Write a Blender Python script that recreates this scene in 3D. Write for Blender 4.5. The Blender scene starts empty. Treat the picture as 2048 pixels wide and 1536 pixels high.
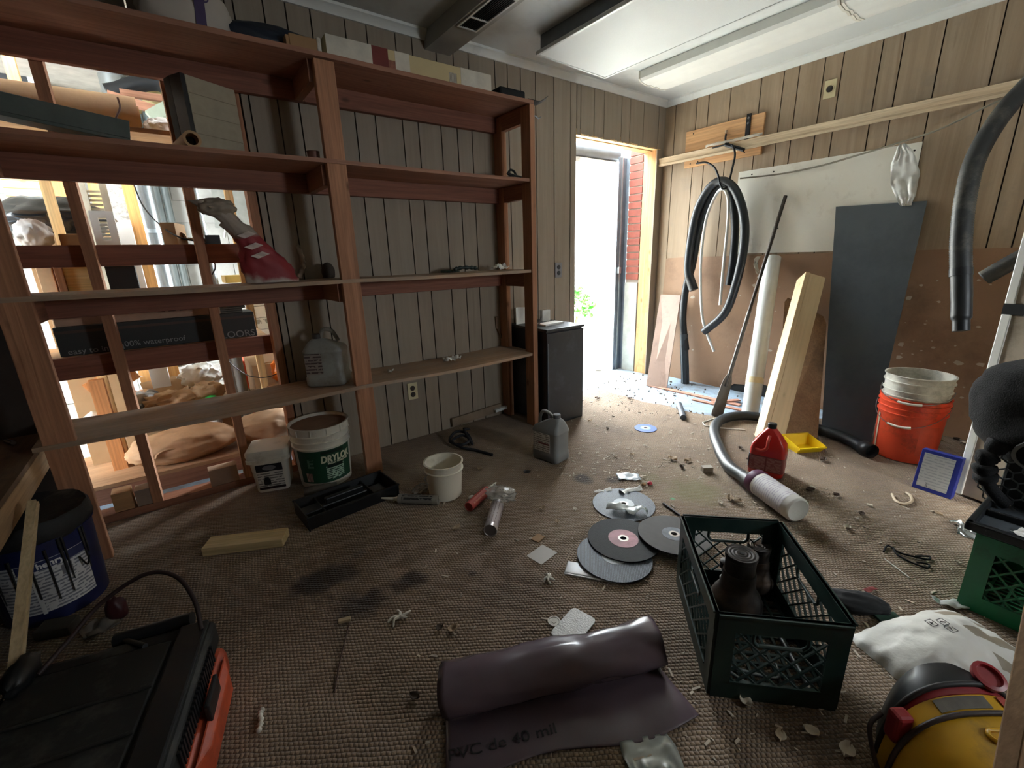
import bpy, bmesh, math, random
from mathutils import Vector, Matrix, noise, Quaternion
R = random.Random(7)
scn = bpy.context.scene
C = scn.collection

# ------------------------------------------------------------------ camera, world, sun, exposure
CF, CYAW, CPIT, CROLL = 888.584, 0.637112, 0.278613, -0.030916
CPOS = Vector((-3.76936, -2.69186, 1.18163))
_r0 = Vector((math.cos(CYAW), -math.sin(CYAW), 0))
CFW = Vector((math.sin(CYAW)*math.cos(CPIT), math.cos(CYAW)*math.cos(CPIT), -math.sin(CPIT)))
_u0 = _r0.cross(CFW)
CR = _r0*math.cos(CROLL) + _u0*math.sin(CROLL)
CU = _u0*math.cos(CROLL) - _r0*math.sin(CROLL)
cam = bpy.data.cameras.new('camera'); camo = bpy.data.objects.new('camera', cam); C.objects.link(camo)
cam.sensor_fit = 'HORIZONTAL'; cam.sensor_width = 36; cam.lens = CF/2048*36; cam.clip_start = 0.02
_m = Matrix((CR, CU, -CFW)).transposed().to_4x4(); _m.translation = CPOS
camo.matrix_world = _m
scn.camera = camo

w = bpy.data.worlds.new('world'); scn.world = w; w.use_nodes = True
bg = w.node_tree.nodes['Background']; bg.inputs[0].default_value = (0.86, 0.94, 1.0, 1); bg.inputs[1].default_value = 12.0
sun = bpy.data.lights.new('sun', 'SUN'); sun.energy = 6.0; sun.angle = 0.3; sun.color = (1, .95, .86)
suno = bpy.data.objects.new('sun', sun); C.objects.link(suno); suno.rotation_euler = (math.radians(48), 0, math.radians(-20))
def portal(name, loc, rot, sx, sy):
    l = bpy.data.lights.new(name, 'AREA'); l.shape = 'RECTANGLE'; l.size = sx; l.size_y = sy; l.cycles.is_portal = True
    o = bpy.data.objects.new(name, l); C.objects.link(o); o.location = loc; o.rotation_euler = rot
portal('sky_portal_door', (-0.6, 0.16, 1.03), (math.radians(-90), 0, 0), 1.0, 2.06)
portal('sky_portal_garage', (-1.3, 1.3, .95), (0, math.radians(90), 0), 1.9, .8)
portal('sky_portal_rear', (-1.55, -4.31, 1.4), (math.radians(90), 0, 0), .46, .46)
scn.view_settings.view_transform = 'Standard'; scn.view_settings.look = 'None'
scn.view_settings.gamma = 1; scn.view_settings.use_curve_mapping = False
scn.view_settings.exposure = 2.1
scn.cycles.max_bounces = 10; scn.cycles.diffuse_bounces = 7; scn.cycles.use_denoising = True
scn.cycles.caustics_reflective = False; scn.cycles.caustics_refractive = False; scn.cycles.sample_clamp_indirect = 8

# ------------------------------------------------------------------ measuring helpers: a photograph pixel meets a known plane
def ray(px, py): return CFW + CR*((px-1024)/CF) - CU*((py-768)/CF)
def pl(px, py, ax, v):
    d = ray(px, py); return CPOS + d*((v-CPOS[ax])/d[ax])
def fl(px, py, z=0.0): return pl(px, py, 2, z)
def bk(px, py, y=0.0): return pl(px, py, 1, y)
def rt(px, py, x=0.0): return pl(px, py, 0, x)
def dp(px, py, t): return CPOS + ray(px, py)*t

# ------------------------------------------------------------------ materials
def lin(h):
    h = h.lstrip('#'); o = []
    for i in (0, 2, 4):
        c = int(h[i:i+2], 16)/255; o.append(c/12.92 if c <= .04045 else ((c+.055)/1.055)**2.4)
    return tuple(o)
MATS = {}
class NT:
    def __init__(s, name):
        s.m = bpy.data.materials.new(name); s.m.use_nodes = True; s.t = s.m.node_tree; s.b = s.t.nodes['Principled BSDF']
    def n(s, kind, **kw):
        x = s.t.nodes.new(kind)
        for k, v in kw.items():
            if k.startswith('i_'):
                x.inputs[int(k[2:]) if k[2:].isdigit() else k[2:].replace('_', ' ')].default_value = v
            else: setattr(x, k, v)
        return x
    def l(s, a, ao, b, bi): s.t.links.new(a.outputs[ao], b.inputs[bi])
    def ramp(s, src, out, stops):
        r = s.n('ShaderNodeValToRGB'); e = r.color_ramp.elements
        while len(e) < len(stops): e.new(.5)
        for k, (p, c) in enumerate(stops):
            e[k].position = p; e[k].color = (c, c, c, 1) if not isinstance(c, tuple) else (*c[:3], 1)
        s.l(src, out, r, 0); return r
    def coords(s, scale=(1, 1, 1), rnd=True, rot=(0, 0, 0), kind='Object'):
        tc = s.n('ShaderNodeTexCoord'); mp = s.n('ShaderNodeMapping'); mp.inputs['Scale'].default_value = scale; mp.inputs['Rotation'].default_value = rot
        s.l(tc, kind, mp, 0)
        if rnd:
            oi = s.n('ShaderNodeObjectInfo'); mu = s.n('ShaderNodeMath', operation='MULTIPLY'); mu.inputs[1].default_value = 40
            s.l(oi, 'Random', mu, 0); s.l(mu, 0, mp, 'Location')
        return mp
    def mix(s, fac, fo, a, b, mode='MIX'):
        x = s.n('ShaderNodeMix', data_type='RGBA', blend_type=mode)
        if fac is None: x.inputs[0].default_value = fo
        else: s.l(fac, fo, x, 0)
        for i, q in ((6, a), (7, b)):
            if isinstance(q, tuple) and not hasattr(q[0], 'outputs'): x.inputs[i].default_value = (*q[:3], 1)
            elif isinstance(q, tuple): s.l(q[0], q[1], x, i)
        return x
    def bump(s, src, out, strength, dist=.01):
        b = s.n('ShaderNodeBump'); b.inputs['Strength'].default_value = strength; b.inputs['Distance'].default_value = dist
        s.l(src, out, b, 'Height'); s.l(b, 0, s.b, 'Normal'); return b
def M(name, col, rough=.6, metal=0, var=.18, scale=9, bump=0, bdist=.004, dirt=None, dirtamt=.5, dscale=5, trans=0, alpha=1, coat=0, ior=None, sheen=0):
    if name in MATS: return MATS[name]
    k = NT(name); b = k.b
    c = lin(col) if isinstance(col, str) else col
    mp = k.coords()
    nz = k.n('ShaderNodeTexNoise', i_Scale=scale, i_Detail=6.0, i_Roughness=.6); k.l(mp, 0, nz, 0)
    r = k.ramp(nz, 0, [(.3, tuple(max(0, x*(1-var)) for x in c)), (.72, tuple(min(1, x*(1+var)) for x in c))])
    last = (r, 0)
    if dirt:
        n2 = k.n('ShaderNodeTexNoise', i_Scale=dscale, i_Detail=9.0, i_Roughness=.7); k.l(mp, 0, n2, 0)
        f = k.ramp(n2, 0, [(.62-dirtamt*.35, 0.0), (.72, 1.0)])
        last = (k.mix(f, 0, last, lin(dirt)), 2)
    k.l(last[0], last[1], b, 'Base Color')
    b.inputs['Roughness'].default_value = rough; b.inputs['Metallic'].default_value = metal
    if trans: b.inputs['Transmission Weight'].default_value = trans
    if alpha < 1: b.inputs['Alpha'].default_value = alpha
    if coat: b.inputs['Coat Weight'].default_value = coat
    if ior: b.inputs['IOR'].default_value = ior
    if sheen: b.inputs['Sheen Weight'].default_value = sheen
    if bump:
        n3 = k.n('ShaderNodeTexNoise', i_Scale=scale*6, i_Detail=4.0); k.l(mp, 0, n3, 0); k.bump(n3, 0, bump, bdist)
    MATS[name] = k.m; return k.m
def W(name, c1, c2, axis='x', rough=.7, freq=14, dirt=None, dirtamt=.4, bump=.25, ring=1.0, knots=True, fine=.72):
    """wood: grain runs along the local axis given"""
    if name in MATS: return MATS[name]
    k = NT(name)
    s = [freq, freq, freq]; s['xyz'.index(axis)] = freq*.055
    mp = k.coords(tuple(s))
    n1 = k.n('ShaderNodeTexNoise', i_Scale=1.0, i_Detail=5.0, i_Roughness=.65, i_Distortion=ring); k.l(mp, 0, n1, 0)
    s2 = [freq*9]*3; s2['xyz'.index(axis)] = freq*.3
    mp2 = k.coords(tuple(s2)); n2 = k.n('ShaderNodeTexNoise', i_Scale=1.0, i_Detail=3.0); k.l(mp2, 0, n2, 0)
    a, b_ = lin(c1), lin(c2)
    r = k.ramp(n1, 0, [(.3, a), (.5, tuple((x+y)/2 for x, y in zip(a, b_))), (.62, b_), (.7, a)])
    r2 = k.ramp(n2, 0, [(.35, fine), (.6, 1.0)])
    mx = k.mix(None, .8, (r, 0), (r2, 0), 'MULTIPLY'); last = (mx, 2)
    if knots:
        s3 = [2.6]*3; s3['xyz'.index(axis)] = 1.3
        mp3 = k.coords(tuple(s3)); v = k.n('ShaderNodeTexVoronoi', i_Scale=3.2); k.l(mp3, 0, v, 0)
        f = k.ramp(v, 0, [(.05, .75), (.13, 0.0)])
        last = (k.mix(f, 0, last, tuple(x*.35 for x in a)), 2)
    if dirt:
        mp4 = k.coords((3, 3, 3)); n4 = k.n('ShaderNodeTexNoise', i_Scale=1.6, i_Detail=8.0, i_Roughness=.7); k.l(mp4, 0, n4, 0)
        f = k.ramp(n4, 0, [(.64-dirtamt*.35, 0.0), (.75, .9)]); last = (k.mix(f, 0, last, lin(dirt)), 2)
    k.l(last[0], last[1], k.b, 'Base Color'); k.b.inputs['Roughness'].default_value = rough
    k.bump(n2, 0, bump, .002)
    MATS[name] = k.m; return k.m
def printed(name, base, ink, lines=60, axis='z', thresh=.5, rough=.6, scale=60):
    """small unreadable print: broken rows of ink on a flat label"""
    if name in MATS: return MATS[name]
    k = NT(name); tc = k.n('ShaderNodeTexCoord'); sp = k.n('ShaderNodeSeparateXYZ'); k.l(tc, 'Object', sp, 0)
    mu = k.n('ShaderNodeMath', operation='MULTIPLY'); mu.inputs[1].default_value = lines; k.l(sp, axis.upper(), mu, 0)
    fr = k.n('ShaderNodeMath', operation='FRACT'); k.l(mu, 0, fr, 0)
    g = k.n('ShaderNodeMath', operation='GREATER_THAN'); g.inputs[1].default_value = thresh; k.l(fr, 0, g, 0)
    nz = k.n('ShaderNodeTexNoise', i_Scale=float(scale), i_Detail=2.0); k.l(tc, 'Object', nz, 0)
    g2 = k.n('ShaderNodeMath', operation='GREATER_THAN'); g2.inputs[1].default_value = .44; k.l(nz, 0, g2, 0)
    m2 = k.n('ShaderNodeMath', operation='MULTIPLY'); k.l(g, 0, m2, 0); k.l(g2, 0, m2, 1)
    x = k.mix(m2, 0, lin(base), lin(ink)); k.l(x, 2, k.b, 'Base Color'); k.b.inputs['Roughness'].default_value = rough
    MATS[name] = k.m; return k.m

# ------------------------------------------------------------------ mesh building
I4 = Matrix.Identity(4)
def Rz(a): return Matrix.Rotation(a, 4, 'Z')
def Rx(a): return Matrix.Rotation(a, 4, 'X')
def Ry(a): return Matrix.Rotation(a, 4, 'Y')
def T(*v): return Matrix.Translation(Vector(v[0]) if len(v) == 1 else Vector(v))
def frame(o, xdir, zdir=(0, 0, 1)):
    """a matrix at o, x along xdir, z as near zdir as can be"""
    x = Vector(xdir).normalized(); z = Vector(zdir); y = z.cross(x).normalized(); z = x.cross(y)
    m = Matrix((x, y, z)).transposed().to_4x4(); m.translation = Vector(o); return m
def crom(pts, n=8, closed=False):
    P = [Vector(p) for p in pts]; out = []
    N = len(P)
    for i in range(N if closed else N-1):
        p0 = P[(i-1) % N] if closed or i > 0 else P[0]*2-P[1]
        p1, p2 = P[i], P[(i+1) % N]
        p3 = P[(i+2) % N] if closed or i+2 < N else P[-1]*2-P[-2]
        for k in range(n):
            t = k/n
            out.append(.5*((2*p1)+(p2-p0)*t+(2*p0-5*p1+4*p2-p3)*t*t+(3*p1-p0-3*p2+p3)*t*t*t))
    if not closed: out.append(P[-1].copy())
    return out
class MB:
    def __init__(s, M=None): s.v = []; s.f = []; s.M = M or I4
    def add(s, vs, fs):
        k = len(s.v); s.v += [s.M @ Vector(p) for p in vs]; s.f += [tuple(i+k for i in f) for f in fs]; return s
    def box(s, a, b):
        x0, x1 = sorted((a[0], b[0])); y0, y1 = sorted((a[1], b[1])); z0, z1 = sorted((a[2], b[2]))
        return s.add([(x0, y0, z0), (x1, y0, z0), (x1, y1, z0), (x0, y1, z0), (x0, y0, z1), (x1, y0, z1), (x1, y1, z1), (x0, y1, z1)],
                     [(3, 2, 1, 0), (4, 5, 6, 7), (0, 1, 5, 4), (1, 2, 6, 5), (2, 3, 7, 6), (3, 0, 4, 7)])
    def hexa(s, b, t):
        """eight corners: four below, four above, both counter-clockwise from above"""
        return s.add(list(b)+list(t), [(3, 2, 1, 0), (4, 5, 6, 7), (0, 1, 5, 4), (1, 2, 6, 5), (2, 3, 7, 6), (3, 0, 4, 7)])
    def bar(s, p, q, w, h, up=(0, 0, 1)):
        p, q = Vector(p), Vector(q); d = (q-p).normalized(); u = Vector(up)
        if abs(d.dot(u)) > .98: u = Vector((0, 1, 0))
        sd = d.cross(u).normalized(); u = sd.cross(d)
        a = [p-sd*w/2-u*h/2, q-sd*w/2-u*h/2, q+sd*w/2-u*h/2, p+sd*w/2-u*h/2]; b = [x+u*h for x in a]
        return s.hexa([a[3], a[2], a[1], a[0]], [b[3], b[2], b[1], b[0]])
    def tube(s, pts, r, n=8, cap=True, closed=False):
        P = [Vector(p) for p in pts]; N = len(P); rs = r if isinstance(r, (list, tuple)) else [r]*N
        vs = []; fs = []; prev = None
        for i in range(N):
            d = (P[(i+1) % N]-P[(i-1) % N]) if closed else (P[min(i+1, N-1)]-P[max(i-1, 0)])
            if d.length < 1e-9: d = Vector((0, 0, 1))
            d.normalize()
            if prev is None:
                a = d.cross(Vector((0, 0, 1)))
                if a.length < .1: a = d.cross(Vector((0, 1, 0)))
            else: a = prev - d*prev.dot(d)
            a.normalize(); prev = a; b = d.cross(a)
            for k in range(n):
                t = 2*math.pi*k/n; vs.append(P[i]+(a*math.cos(t)+b*math.sin(t))*rs[i])
        for i in range(N if closed else N-1):
            j = (i+1) % N
            for k in range(n):
                fs.append((i*n+k, i*n+(k+1) % n, j*n+(k+1) % n, j*n+k))
        if cap and not closed: fs += [tuple(range(n))[::-1], tuple((N-1)*n+k for k in range(n))]
        return s.add(vs, fs)
    def cyl(s, p, q, r0, r1=None, n=16): return s.tube([p, q], [r0, r0 if r1 is None else r1], n)
    def lathe(s, prof, n=28, m=None, a0=0, a1=2*math.pi):
        vs = []; fs = []; full = abs(a1-a0-2*math.pi) < 1e-6; k = n if full else n+1
        for (r, z) in prof:
            for i in range(k):
                t = a0+(a1-a0)*i/n; p = Vector((r*math.cos(t), r*math.sin(t), z)); vs.append(m @ p if m else p)
        for j in range(len(prof)-1):
            for i in range(n):
                i2 = (i+1) % k
                fs.append((j*k+i, j*k+i2, (j+1)*k+i2, (j+1)*k+i))
        if full:
            if prof[0][0] > 1e-5: fs.append(tuple(range(k))[::-1])
            if prof[-1][0] > 1e-5: fs.append(tuple((len(prof)-1)*k+i for i in range(k)))
        return s.add(vs, fs)
    def shell(s, prof, n=28, m=None):
        """lathe left open at both ends (walls of a pail: give outside then inside)"""
        vs = []; fs = []
        for (r, z) in prof:
            for i in range(n):
                t = 2*math.pi*i/n; p = Vector((r*math.cos(t), r*math.sin(t), z)); vs.append(m @ p if m else p)
        for j in range(len(prof)-1):
            for i in range(n): fs.append((j*n+i, j*n+(i+1) % n, (j+1)*n+(i+1) % n, (j+1)*n+i))
        return s.add(vs, fs)
    def prism(s, poly, z0, z1):
        n = len(poly); vs = [(x, y, z0) for x, y in poly]+[(x, y, z1) for x, y in poly]
        return s.add(vs, [tuple(range(n))[::-1], tuple(range(n, 2*n))]+[(i, (i+1) % n, n+(i+1) % n, n+i) for i in range(n)])
    def grid(s, fn, nu, nv):
        vs = [fn(i/nu, j/nv) for j in range(nv+1) for i in range(nu+1)]
        return s.add(vs, [(j*(nu+1)+i, j*(nu+1)+i+1, (j+1)*(nu+1)+i+1, (j+1)*(nu+1)+i) for j in range(nv) for i in range(nu)])
    def loft(s, rings, cap=True):
        n = len(rings[0]); vs = [p for r in rings for p in r]; fs = []
        for j in range(len(rings)-1):
            for i in range(n): fs.append((j*n+i, j*n+(i+1) % n, (j+1)*n+(i+1) % n, (j+1)*n+i))
        if cap: fs += [tuple(range(n))[::-1], tuple((len(rings)-1)*n+i for i in range(n))]
        return s.add(vs, fs)
    def build(s, name, mat, parent=None, smooth=None, bevel=0, solid=0, subd=0, seg=2, loc=None):
        me = bpy.data.meshes.new(name); me.from_pydata([tuple(p) for p in s.v], [], s.f)
        bm = bmesh.new(); bm.from_mesh(me); bmesh.ops.recalc_face_normals(bm, faces=bm.faces); bm.to_mesh(me); bm.free()
        if mat: me.materials.append(mat)
        if smooth is not None:
            me.polygons.foreach_set('use_smooth', [True]*len(me.polygons)); me.set_sharp_from_angle(angle=math.radians(smooth))
        o = bpy.data.objects.new(name, me); C.objects.link(o)
        if parent: o.parent = parent
        if loc is not None: o.location = loc
        if solid:
            md = o.modifiers.new('solid', 'SOLIDIFY'); md.thickness = solid; md.offset = 0
        if bevel:
            md = o.modifiers.new('bevel', 'BEVEL'); md.width = bevel; md.segments = seg; md.limit_method = 'ANGLE'; md.angle_limit = math.radians(40)
        if subd:
            md = o.modifiers.new('sub', 'SUBSURF'); md.levels = subd; md.render_levels = subd
        return o
def tag(o, label=None, cat=None, group=None, kind=None):
    for k, v in (('label', label), ('category', cat), ('group', group), ('kind', kind)):
        if v: o[k] = v
    return o
def thing(name, label, cat, m=(0, 0, 0), group=None):
    o = bpy.data.objects.new(name, None); C.objects.link(o); o.empty_display_size = .05
    if isinstance(m, Matrix): o.matrix_world = m
    else: o.location = m
    return tag(o, label, cat, group)
def struct(name, mb, mat, **kw):
    o = mb.build(name, mat, **kw); o['kind'] = 'structure'; return o
def base(mb, name, mat, loc, label, cat, group=None, **kw):
    """single-mesh thing: the mesh was built in local coordinates, loc is a point or a matrix"""
    o = mb.build(name, mat, **kw)
    if isinstance(loc, Matrix): o.matrix_world = loc
    else: o.location = loc
    return tag(o, label, cat, group)
def nz(p, s=1.0, seed=0): return noise.noise(Vector(p)*s+Vector((seed*7.1, seed*3.3, seed*1.7)))
def blob(rad, seed=0, amp=.12, freq=3, sub=4, flat=None, crease=0, cf=9):
    """a soft lump (bag, cloth): ball pushed about by noise, flattened below"""
    bm = bmesh.new(); bmesh.ops.create_icosphere(bm, subdivisions=sub, radius=1)
    vs = []
    for v in bm.verts:
        p = v.co.normalized(); d = 1+amp*nz(p, freq, seed)+amp*.5*nz(p, freq*2.3, seed+3)
        if crease: d += crease*(abs(nz(p, cf, seed+9))-.25)+crease*.6*(abs(nz(p, cf*2.1, seed+5))-.2)
        q = Vector((p.x*rad[0]*d, p.y*rad[1]*d, p.z*rad[2]*d))
        if flat is not None and q.z < flat: q.z = flat+(q.z-flat)*.08
        vs.append(q)
    fs = [tuple(x.index for x in f.verts) for f in bm.faces]; bm.free()
    b = MB(); b.v = vs; b.f = fs; return b
def crumple(poly_u, poly_v, w, h, seed, amp=.01, freq=14, n=16):
    """crumpled sheet w by h lying in xy"""
    def fn(u, v):
        x, y = (u-.5)*w, (v-.5)*h
        z = amp*(abs(nz((x, y, 0), freq, seed))*1.8+.6*abs(nz((x, y, 1), freq*2.2, seed)))
        return (x+amp*.8*nz((x, y, 3), freq, seed), y+amp*.8*nz((x, y, 5), freq, seed), z)
    return MB().grid(fn, poly_u, poly_v)
def text(s, size, mat, parent, m, name='lettering', align='LEFT', depth=.0006, bend=None, bold=0, sx=1.0, shear=0):
    """flat lettering in the local xy plane of m; bend=(radius) wraps it round the local z axis of the parent instead"""
    cu = bpy.data.curves.new(name, 'FONT'); cu.body = s; cu.size = size; cu.align_x = align; cu.align_y = 'CENTER'; cu.offset = bold; cu.shear = shear
    cu.resolution_u = 3; cu.extrude = depth
    o = bpy.data.objects.new(name+'_tmp', cu); C.objects.link(o)
    dg = bpy.context.evaluated_depsgraph_get(); me = bpy.data.meshes.new_from_object(o.evaluated_get(dg)); bpy.data.objects.remove(o); bpy.data.curves.remove(cu)
    me.name = name; me.materials.clear(); me.materials.append(mat)
    for v in me.vertices:
        v.co.x *= sx
        if bend:
            rad, ang, z = bend; a = ang+v.co.x/rad; rr = rad+.0008+v.co.z
            v.co = Vector((rr*math.cos(a), rr*math.sin(a), z+v.co.y))
    ob = bpy.data.objects.new(name, me); C.objects.link(ob)
    if parent: ob.parent = parent
    if not bend: ob.matrix_local = m
    return ob
def wrap_label(name, mat, parent, r, a0, a1, z0, z1, n=18):
    """a label stuck round a pail"""
    b = MB()
    def fn(u, v):
        a = a0+(a1-a0)*u; zz = z0+(z1-z0)*v; rr = r(zz) if callable(r) else r
        return (rr*math.cos(a), rr*math.sin(a), zz)
    return b.grid(fn, n, 4).build(name, mat, parent, smooth=60)
def dup(root, m, label=None, group=None):
    r = root.copy(); C.objects.link(r); r.matrix_world = m
    if label: r['label'] = label
    if group: r['group'] = group
    for ch in list(root.children):
        c = ch.copy(); C.objects.link(c); c.parent = r
        for g in list(ch.children):
            d = g.copy(); C.objects.link(d); d.parent = c
    return r
# ------------------------------------------------------------------ shared materials
m_lum_x = W('lumber_x', '#8a5c43', '#a4735a', 'x'); m_lum_y = W('lumber_y', '#8a5c43', '#a4735a', 'y'); m_lum_z = W('lumber_z', '#996748', '#b78463', 'z')
m_red_x = W('lumber_red_x', '#7c4c3a', '#93604c', 'x')
m_raw_z = W('lumber_raw_z', '#c08a55', '#d9ab74', 'z', dirt='#8a5a38', dirtamt=.3); m_raw_x = W('lumber_raw_x', '#d0a468', '#e6c48c', 'x')
m_ply_x = W('plywood_dusty', '#a08062', '#b5957a', 'x', freq=9, dirt='#8d857a', dirtamt=.75, knots=False)
m_ply_u = W('plywood_x', '#946650', '#ab7c64', 'x', freq=9)
m_pan = W('panelling', '#947f66', '#a6927a', 'z', rough=.5, freq=6, ring=3.0, fine=.88, dirt='#8a7c6a', dirtamt=.3, bump=.06, knots=False)
m_panb = W('panelling_dusty', '#8a7c6b', '#978978', 'z', rough=.6, freq=6, ring=2.4, fine=.9, dirt='#8f8475', dirtamt=.5, bump=.05, knots=False)
m_groove = M('groove_dark', '#2c2119', .8)
m_white = M('paint_white', '#d9dbd6', .55, var=.05, dirt='#b9b8b0', dirtamt=.2, dscale=2)
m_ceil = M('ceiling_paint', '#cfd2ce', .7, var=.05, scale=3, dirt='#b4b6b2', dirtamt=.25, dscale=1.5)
m_conc = M('concrete_blue', '#8fa3b5', .55, var=.15, scale=7, dirt='#6d675e', dirtamt=.45, dscale=6, bump=.3)
m_black = M('black_plastic', '#17191b', .45, var=.2)
m_blackm = M('black_matte', '#121214', .85, var=.3)
m_steel = M('steel', '#8f9499', .3, 1, var=.1)
m_galv = M('galvanised', '#a9b0b3', .35, .9, var=.12, scale=20)
m_card = M('cardboard', '#9c7a55', .8, var=.08)
m_paper = M('paper_white', '#e4e2dc', .75, var=.04)
m_kraft = M('kraft_paper', '#a98762', .8, var=.15, scale=6, bump=.2)
m_whitep = M('white_plastic', '#dcd8cc', .4, var=.04, dirt='#9a9080', dirtamt=.25)

# ------------------------------------------------------------------ the setting
HC = 2.44
struct('floor', MB().box((-6.6, -4.4, -.12), (.12, .35, 0)), m_conc)
# ceiling and soffit
struct('ceiling', MB().box((-6.6, -4.4, HC), (.12, .0, HC+.08)), m_ceil)
def trim_profile(name, p, q, inward):
    """cove moulding between wall and ceiling"""
    p, q = Vector(p), Vector(q); n = Vector(inward); b = MB()
    pr = [(0, 0), (.012, 0), (.016, .008), (.03, .028), (.042, .034), (.045, .046), (0, .046)]
    b.loft([[a + n*u + Vector((0, 0, v-.046)) for u, v in pr] for a in (p, q)])
    struct(name, b, m_white, smooth=30)
trim_profile('trim_1', (-2.17, -.004, HC), (0, -.004, HC), (0, -1, 0))
trim_profile('trim_2', (-5.0, -.004, HC), (-2.335, -.004, HC), (0, -1, 0))
trim_profile('trim_3', (-.004, 0, HC), (-.004, -4.3, HC), (-1, 0, 0))
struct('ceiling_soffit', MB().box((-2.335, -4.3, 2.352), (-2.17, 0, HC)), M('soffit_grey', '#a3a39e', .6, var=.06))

# back wall: planks of panelling over a core, door opening x -1.10..-0.09
wb = MB()
wb.box((-3.335, .007, 0), (-1.10, .09, HC)); wb.box((-1.10, .007, 2.10), (-.09, .09, HC)); wb.box((-.045, .007, 0), (.1, .14, HC))
WBK = struct('wall_back', wb, m_groove)
def plank(a, b, parent):
    o = MB().box(a, b).build('plank', m_panb if parent.name.startswith('wall_back') else m_pan, parent); return o
bx = [-3.335, -3.30, -3.173, -3.074, -2.96, -2.79, -2.676, -2.514, -2.414, -2.262, -2.147, -2.038, -1.841, -1.74, -1.63, -1.50, -1.329, -1.162, -1.10]
for i in range(len(bx)-1): plank((bx[i]+.0035, -.003, .0), (bx[i+1]-.0035, .006, HC-.03), WBK)
for a, b in ((-1.10, -1.059), (-1.059, -.911), (-.911, -.798), (-.798, -.592), (-.592, -.485), (-.485, -.307), (-.307, -.1), (-.1, 0)):
    plank((a+.0035, -.003, 2.06 if b < -.05 else 0), (b-.0025, .006, HC-.03), WBK)
for a, b in ((-4.9, -4.72), (-4.72, -4.50), (-4.50, -4.38), (-4.38, -4.2), (-4.2, -3.98), (-3.98, -3.85), (-3.85, -3.7), (-3.7, -3.48), (-3.48, -3.335)):
    plank((a+.0035, -.003, 2.0), (b-.0025, .006, HC-.03), WBK)
# right wall
WRT = struct('wall_right', MB().box((.007, -4.4, 0), (.1, .007, HC)), m_groove)
ry = [0, -.102, -.30, -.404, -.585, -.814, -.97, -1.069, -1.224, -1.329, -1.533, -1.637, -1.819, -2.053, -2.20, -2.30, -2.50, -2.62, -2.80, -2.96, -3.2, -3.4, -3.6, -3.8, -4.0, -4.3]
for i in range(len(ry)-1): plank((-.003, ry[i+1]+.0035, 0), (.006, ry[i]-.0035, HC-.03), WRT)
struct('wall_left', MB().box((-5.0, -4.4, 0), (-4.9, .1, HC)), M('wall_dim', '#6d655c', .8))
wr = MB(); wr.box((-5.0, -4.4, 0), (-1.78, -4.3, HC)); wr.box((-1.32, -4.4, 0), (.1, -4.3, HC)); wr.box((-1.78, -4.4, 0), (-1.32, -4.3, 1.17)); wr.box((-1.78, -4.4, 1.63), (-1.32, -4.3, HC))
struct('wall_rear', wr, m_pan)
wf = MB(); wf.box((-1.78, -4.36, 1.17), (-1.755, -4.32, 1.63)); wf.box((-1.345, -4.36, 1.17), (-1.32, -4.32, 1.63)); wf.box((-1.755, -4.36, 1.17), (-1.345, -4.32, 1.195)); wf.box((-1.755, -4.36, 1.605), (-1.345, -4.32, 1.63))
struct('fill_window', wf, m_white)  # frame of an unseen window added behind the camera for fill light
# open stud framing where the panelling stops
for x in (-4.72, -4.30, -4.045, -3.638, -3.378):
    MB().box((x, .008, .04), (x+.04, .097, 2.40)).build('stud', m_lum_z, WBK)
MB().box((-4.9, .100, 0), (-4.262, .112, HC)).build('sheathing', M('sheathing_dark', '#3b3029', .8), WBK)
MB().box((-4.9, .006, 0), (-3.34, .098, .04)).build('bottom_plate', m_lum_x, WBK)
MB().box((-4.9, .006, 2.40), (-3.34, .098, HC)).build('top_plate', m_lum_x, WBK)
for z0, z1, x0 in ((1.195, 1.288, -4.258), (.70, .80, -4.258)):
    MB().box((x0, .099, z0), (-3.34, .137, z1)).build('rail', m_red_x, WBK)
# rough door frame
struct('door_1', MB().box((-.09, -.002, 0), (-.045, .14, 2.10)), m_raw_z, bevel=.002)
dfr = bpy.data.objects['door_1']
MB().box((-1.10, .0, 2.058), (-.09, .05, 2.10)).build('header', m_raw_x, dfr); MB().box((-1.10, .055, 2.052), (-.09, .14, 2.10)).build('header', m_raw_x, dfr)
MB().box((-1.14, .008, 0), (-1.10, .14, 2.06)).build('side_jamb', m_raw_z, dfr)
b = MB()
for k in range(40):
    x = R.uniform(-1.08, -.08); b.bar((x, -.006, 2.062+R.uniform(-.004, .006)), (x+R.uniform(.01, .05), -.007, 2.064+R.uniform(-.006, .006)), .003, .004)
b.build('splinter', m_raw_x, dfr)['kind'] = 'stuff'
# brick reveal, track and block pier outside the door
BR = struct('wall_exterior', MB().box((-.085, .142, .0), (.25, .30, 2.5)), M('mortar', '#8f857c', .9))
m_brick = M('brick_red', '#7c4034', .85, var=.25, scale=15, bump=.3)
r_ = 0; z = .93
bme = MB().box((0, 0, 0), (.008, .148, .055)).build('brick', m_brick, BR); bme.location = (-.093, .147, z)
while z < 2.06:
    if r_:
        o = bme.copy(); C.objects.link(o); o.location = (-.093+R.uniform(-.001, .001), .147, z)
    r_ += 1; z += .066
MB().box((-.10, .145, 0), (-.085, .298, .90)).build('render_slab', M('render_grey', '#9b9d96', .85, bump=.4), BR)
t = thing('door_track', 'tall galvanised angle track of the outside shutter beside the doorway', 'track', (-.15, .34, 0))
b = MB().box((-.045, 0, 0), (.07, .008, 2.05)).box((.062, -.035, 0), (.07, .0, 2.05)); b.build('rail', M('track_grey', '#6f7780', .5, .4), t)
MB().box((-.008, -.012, 0), (.004, .0, 2.05)).build('bead', m_galv, t)
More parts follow.
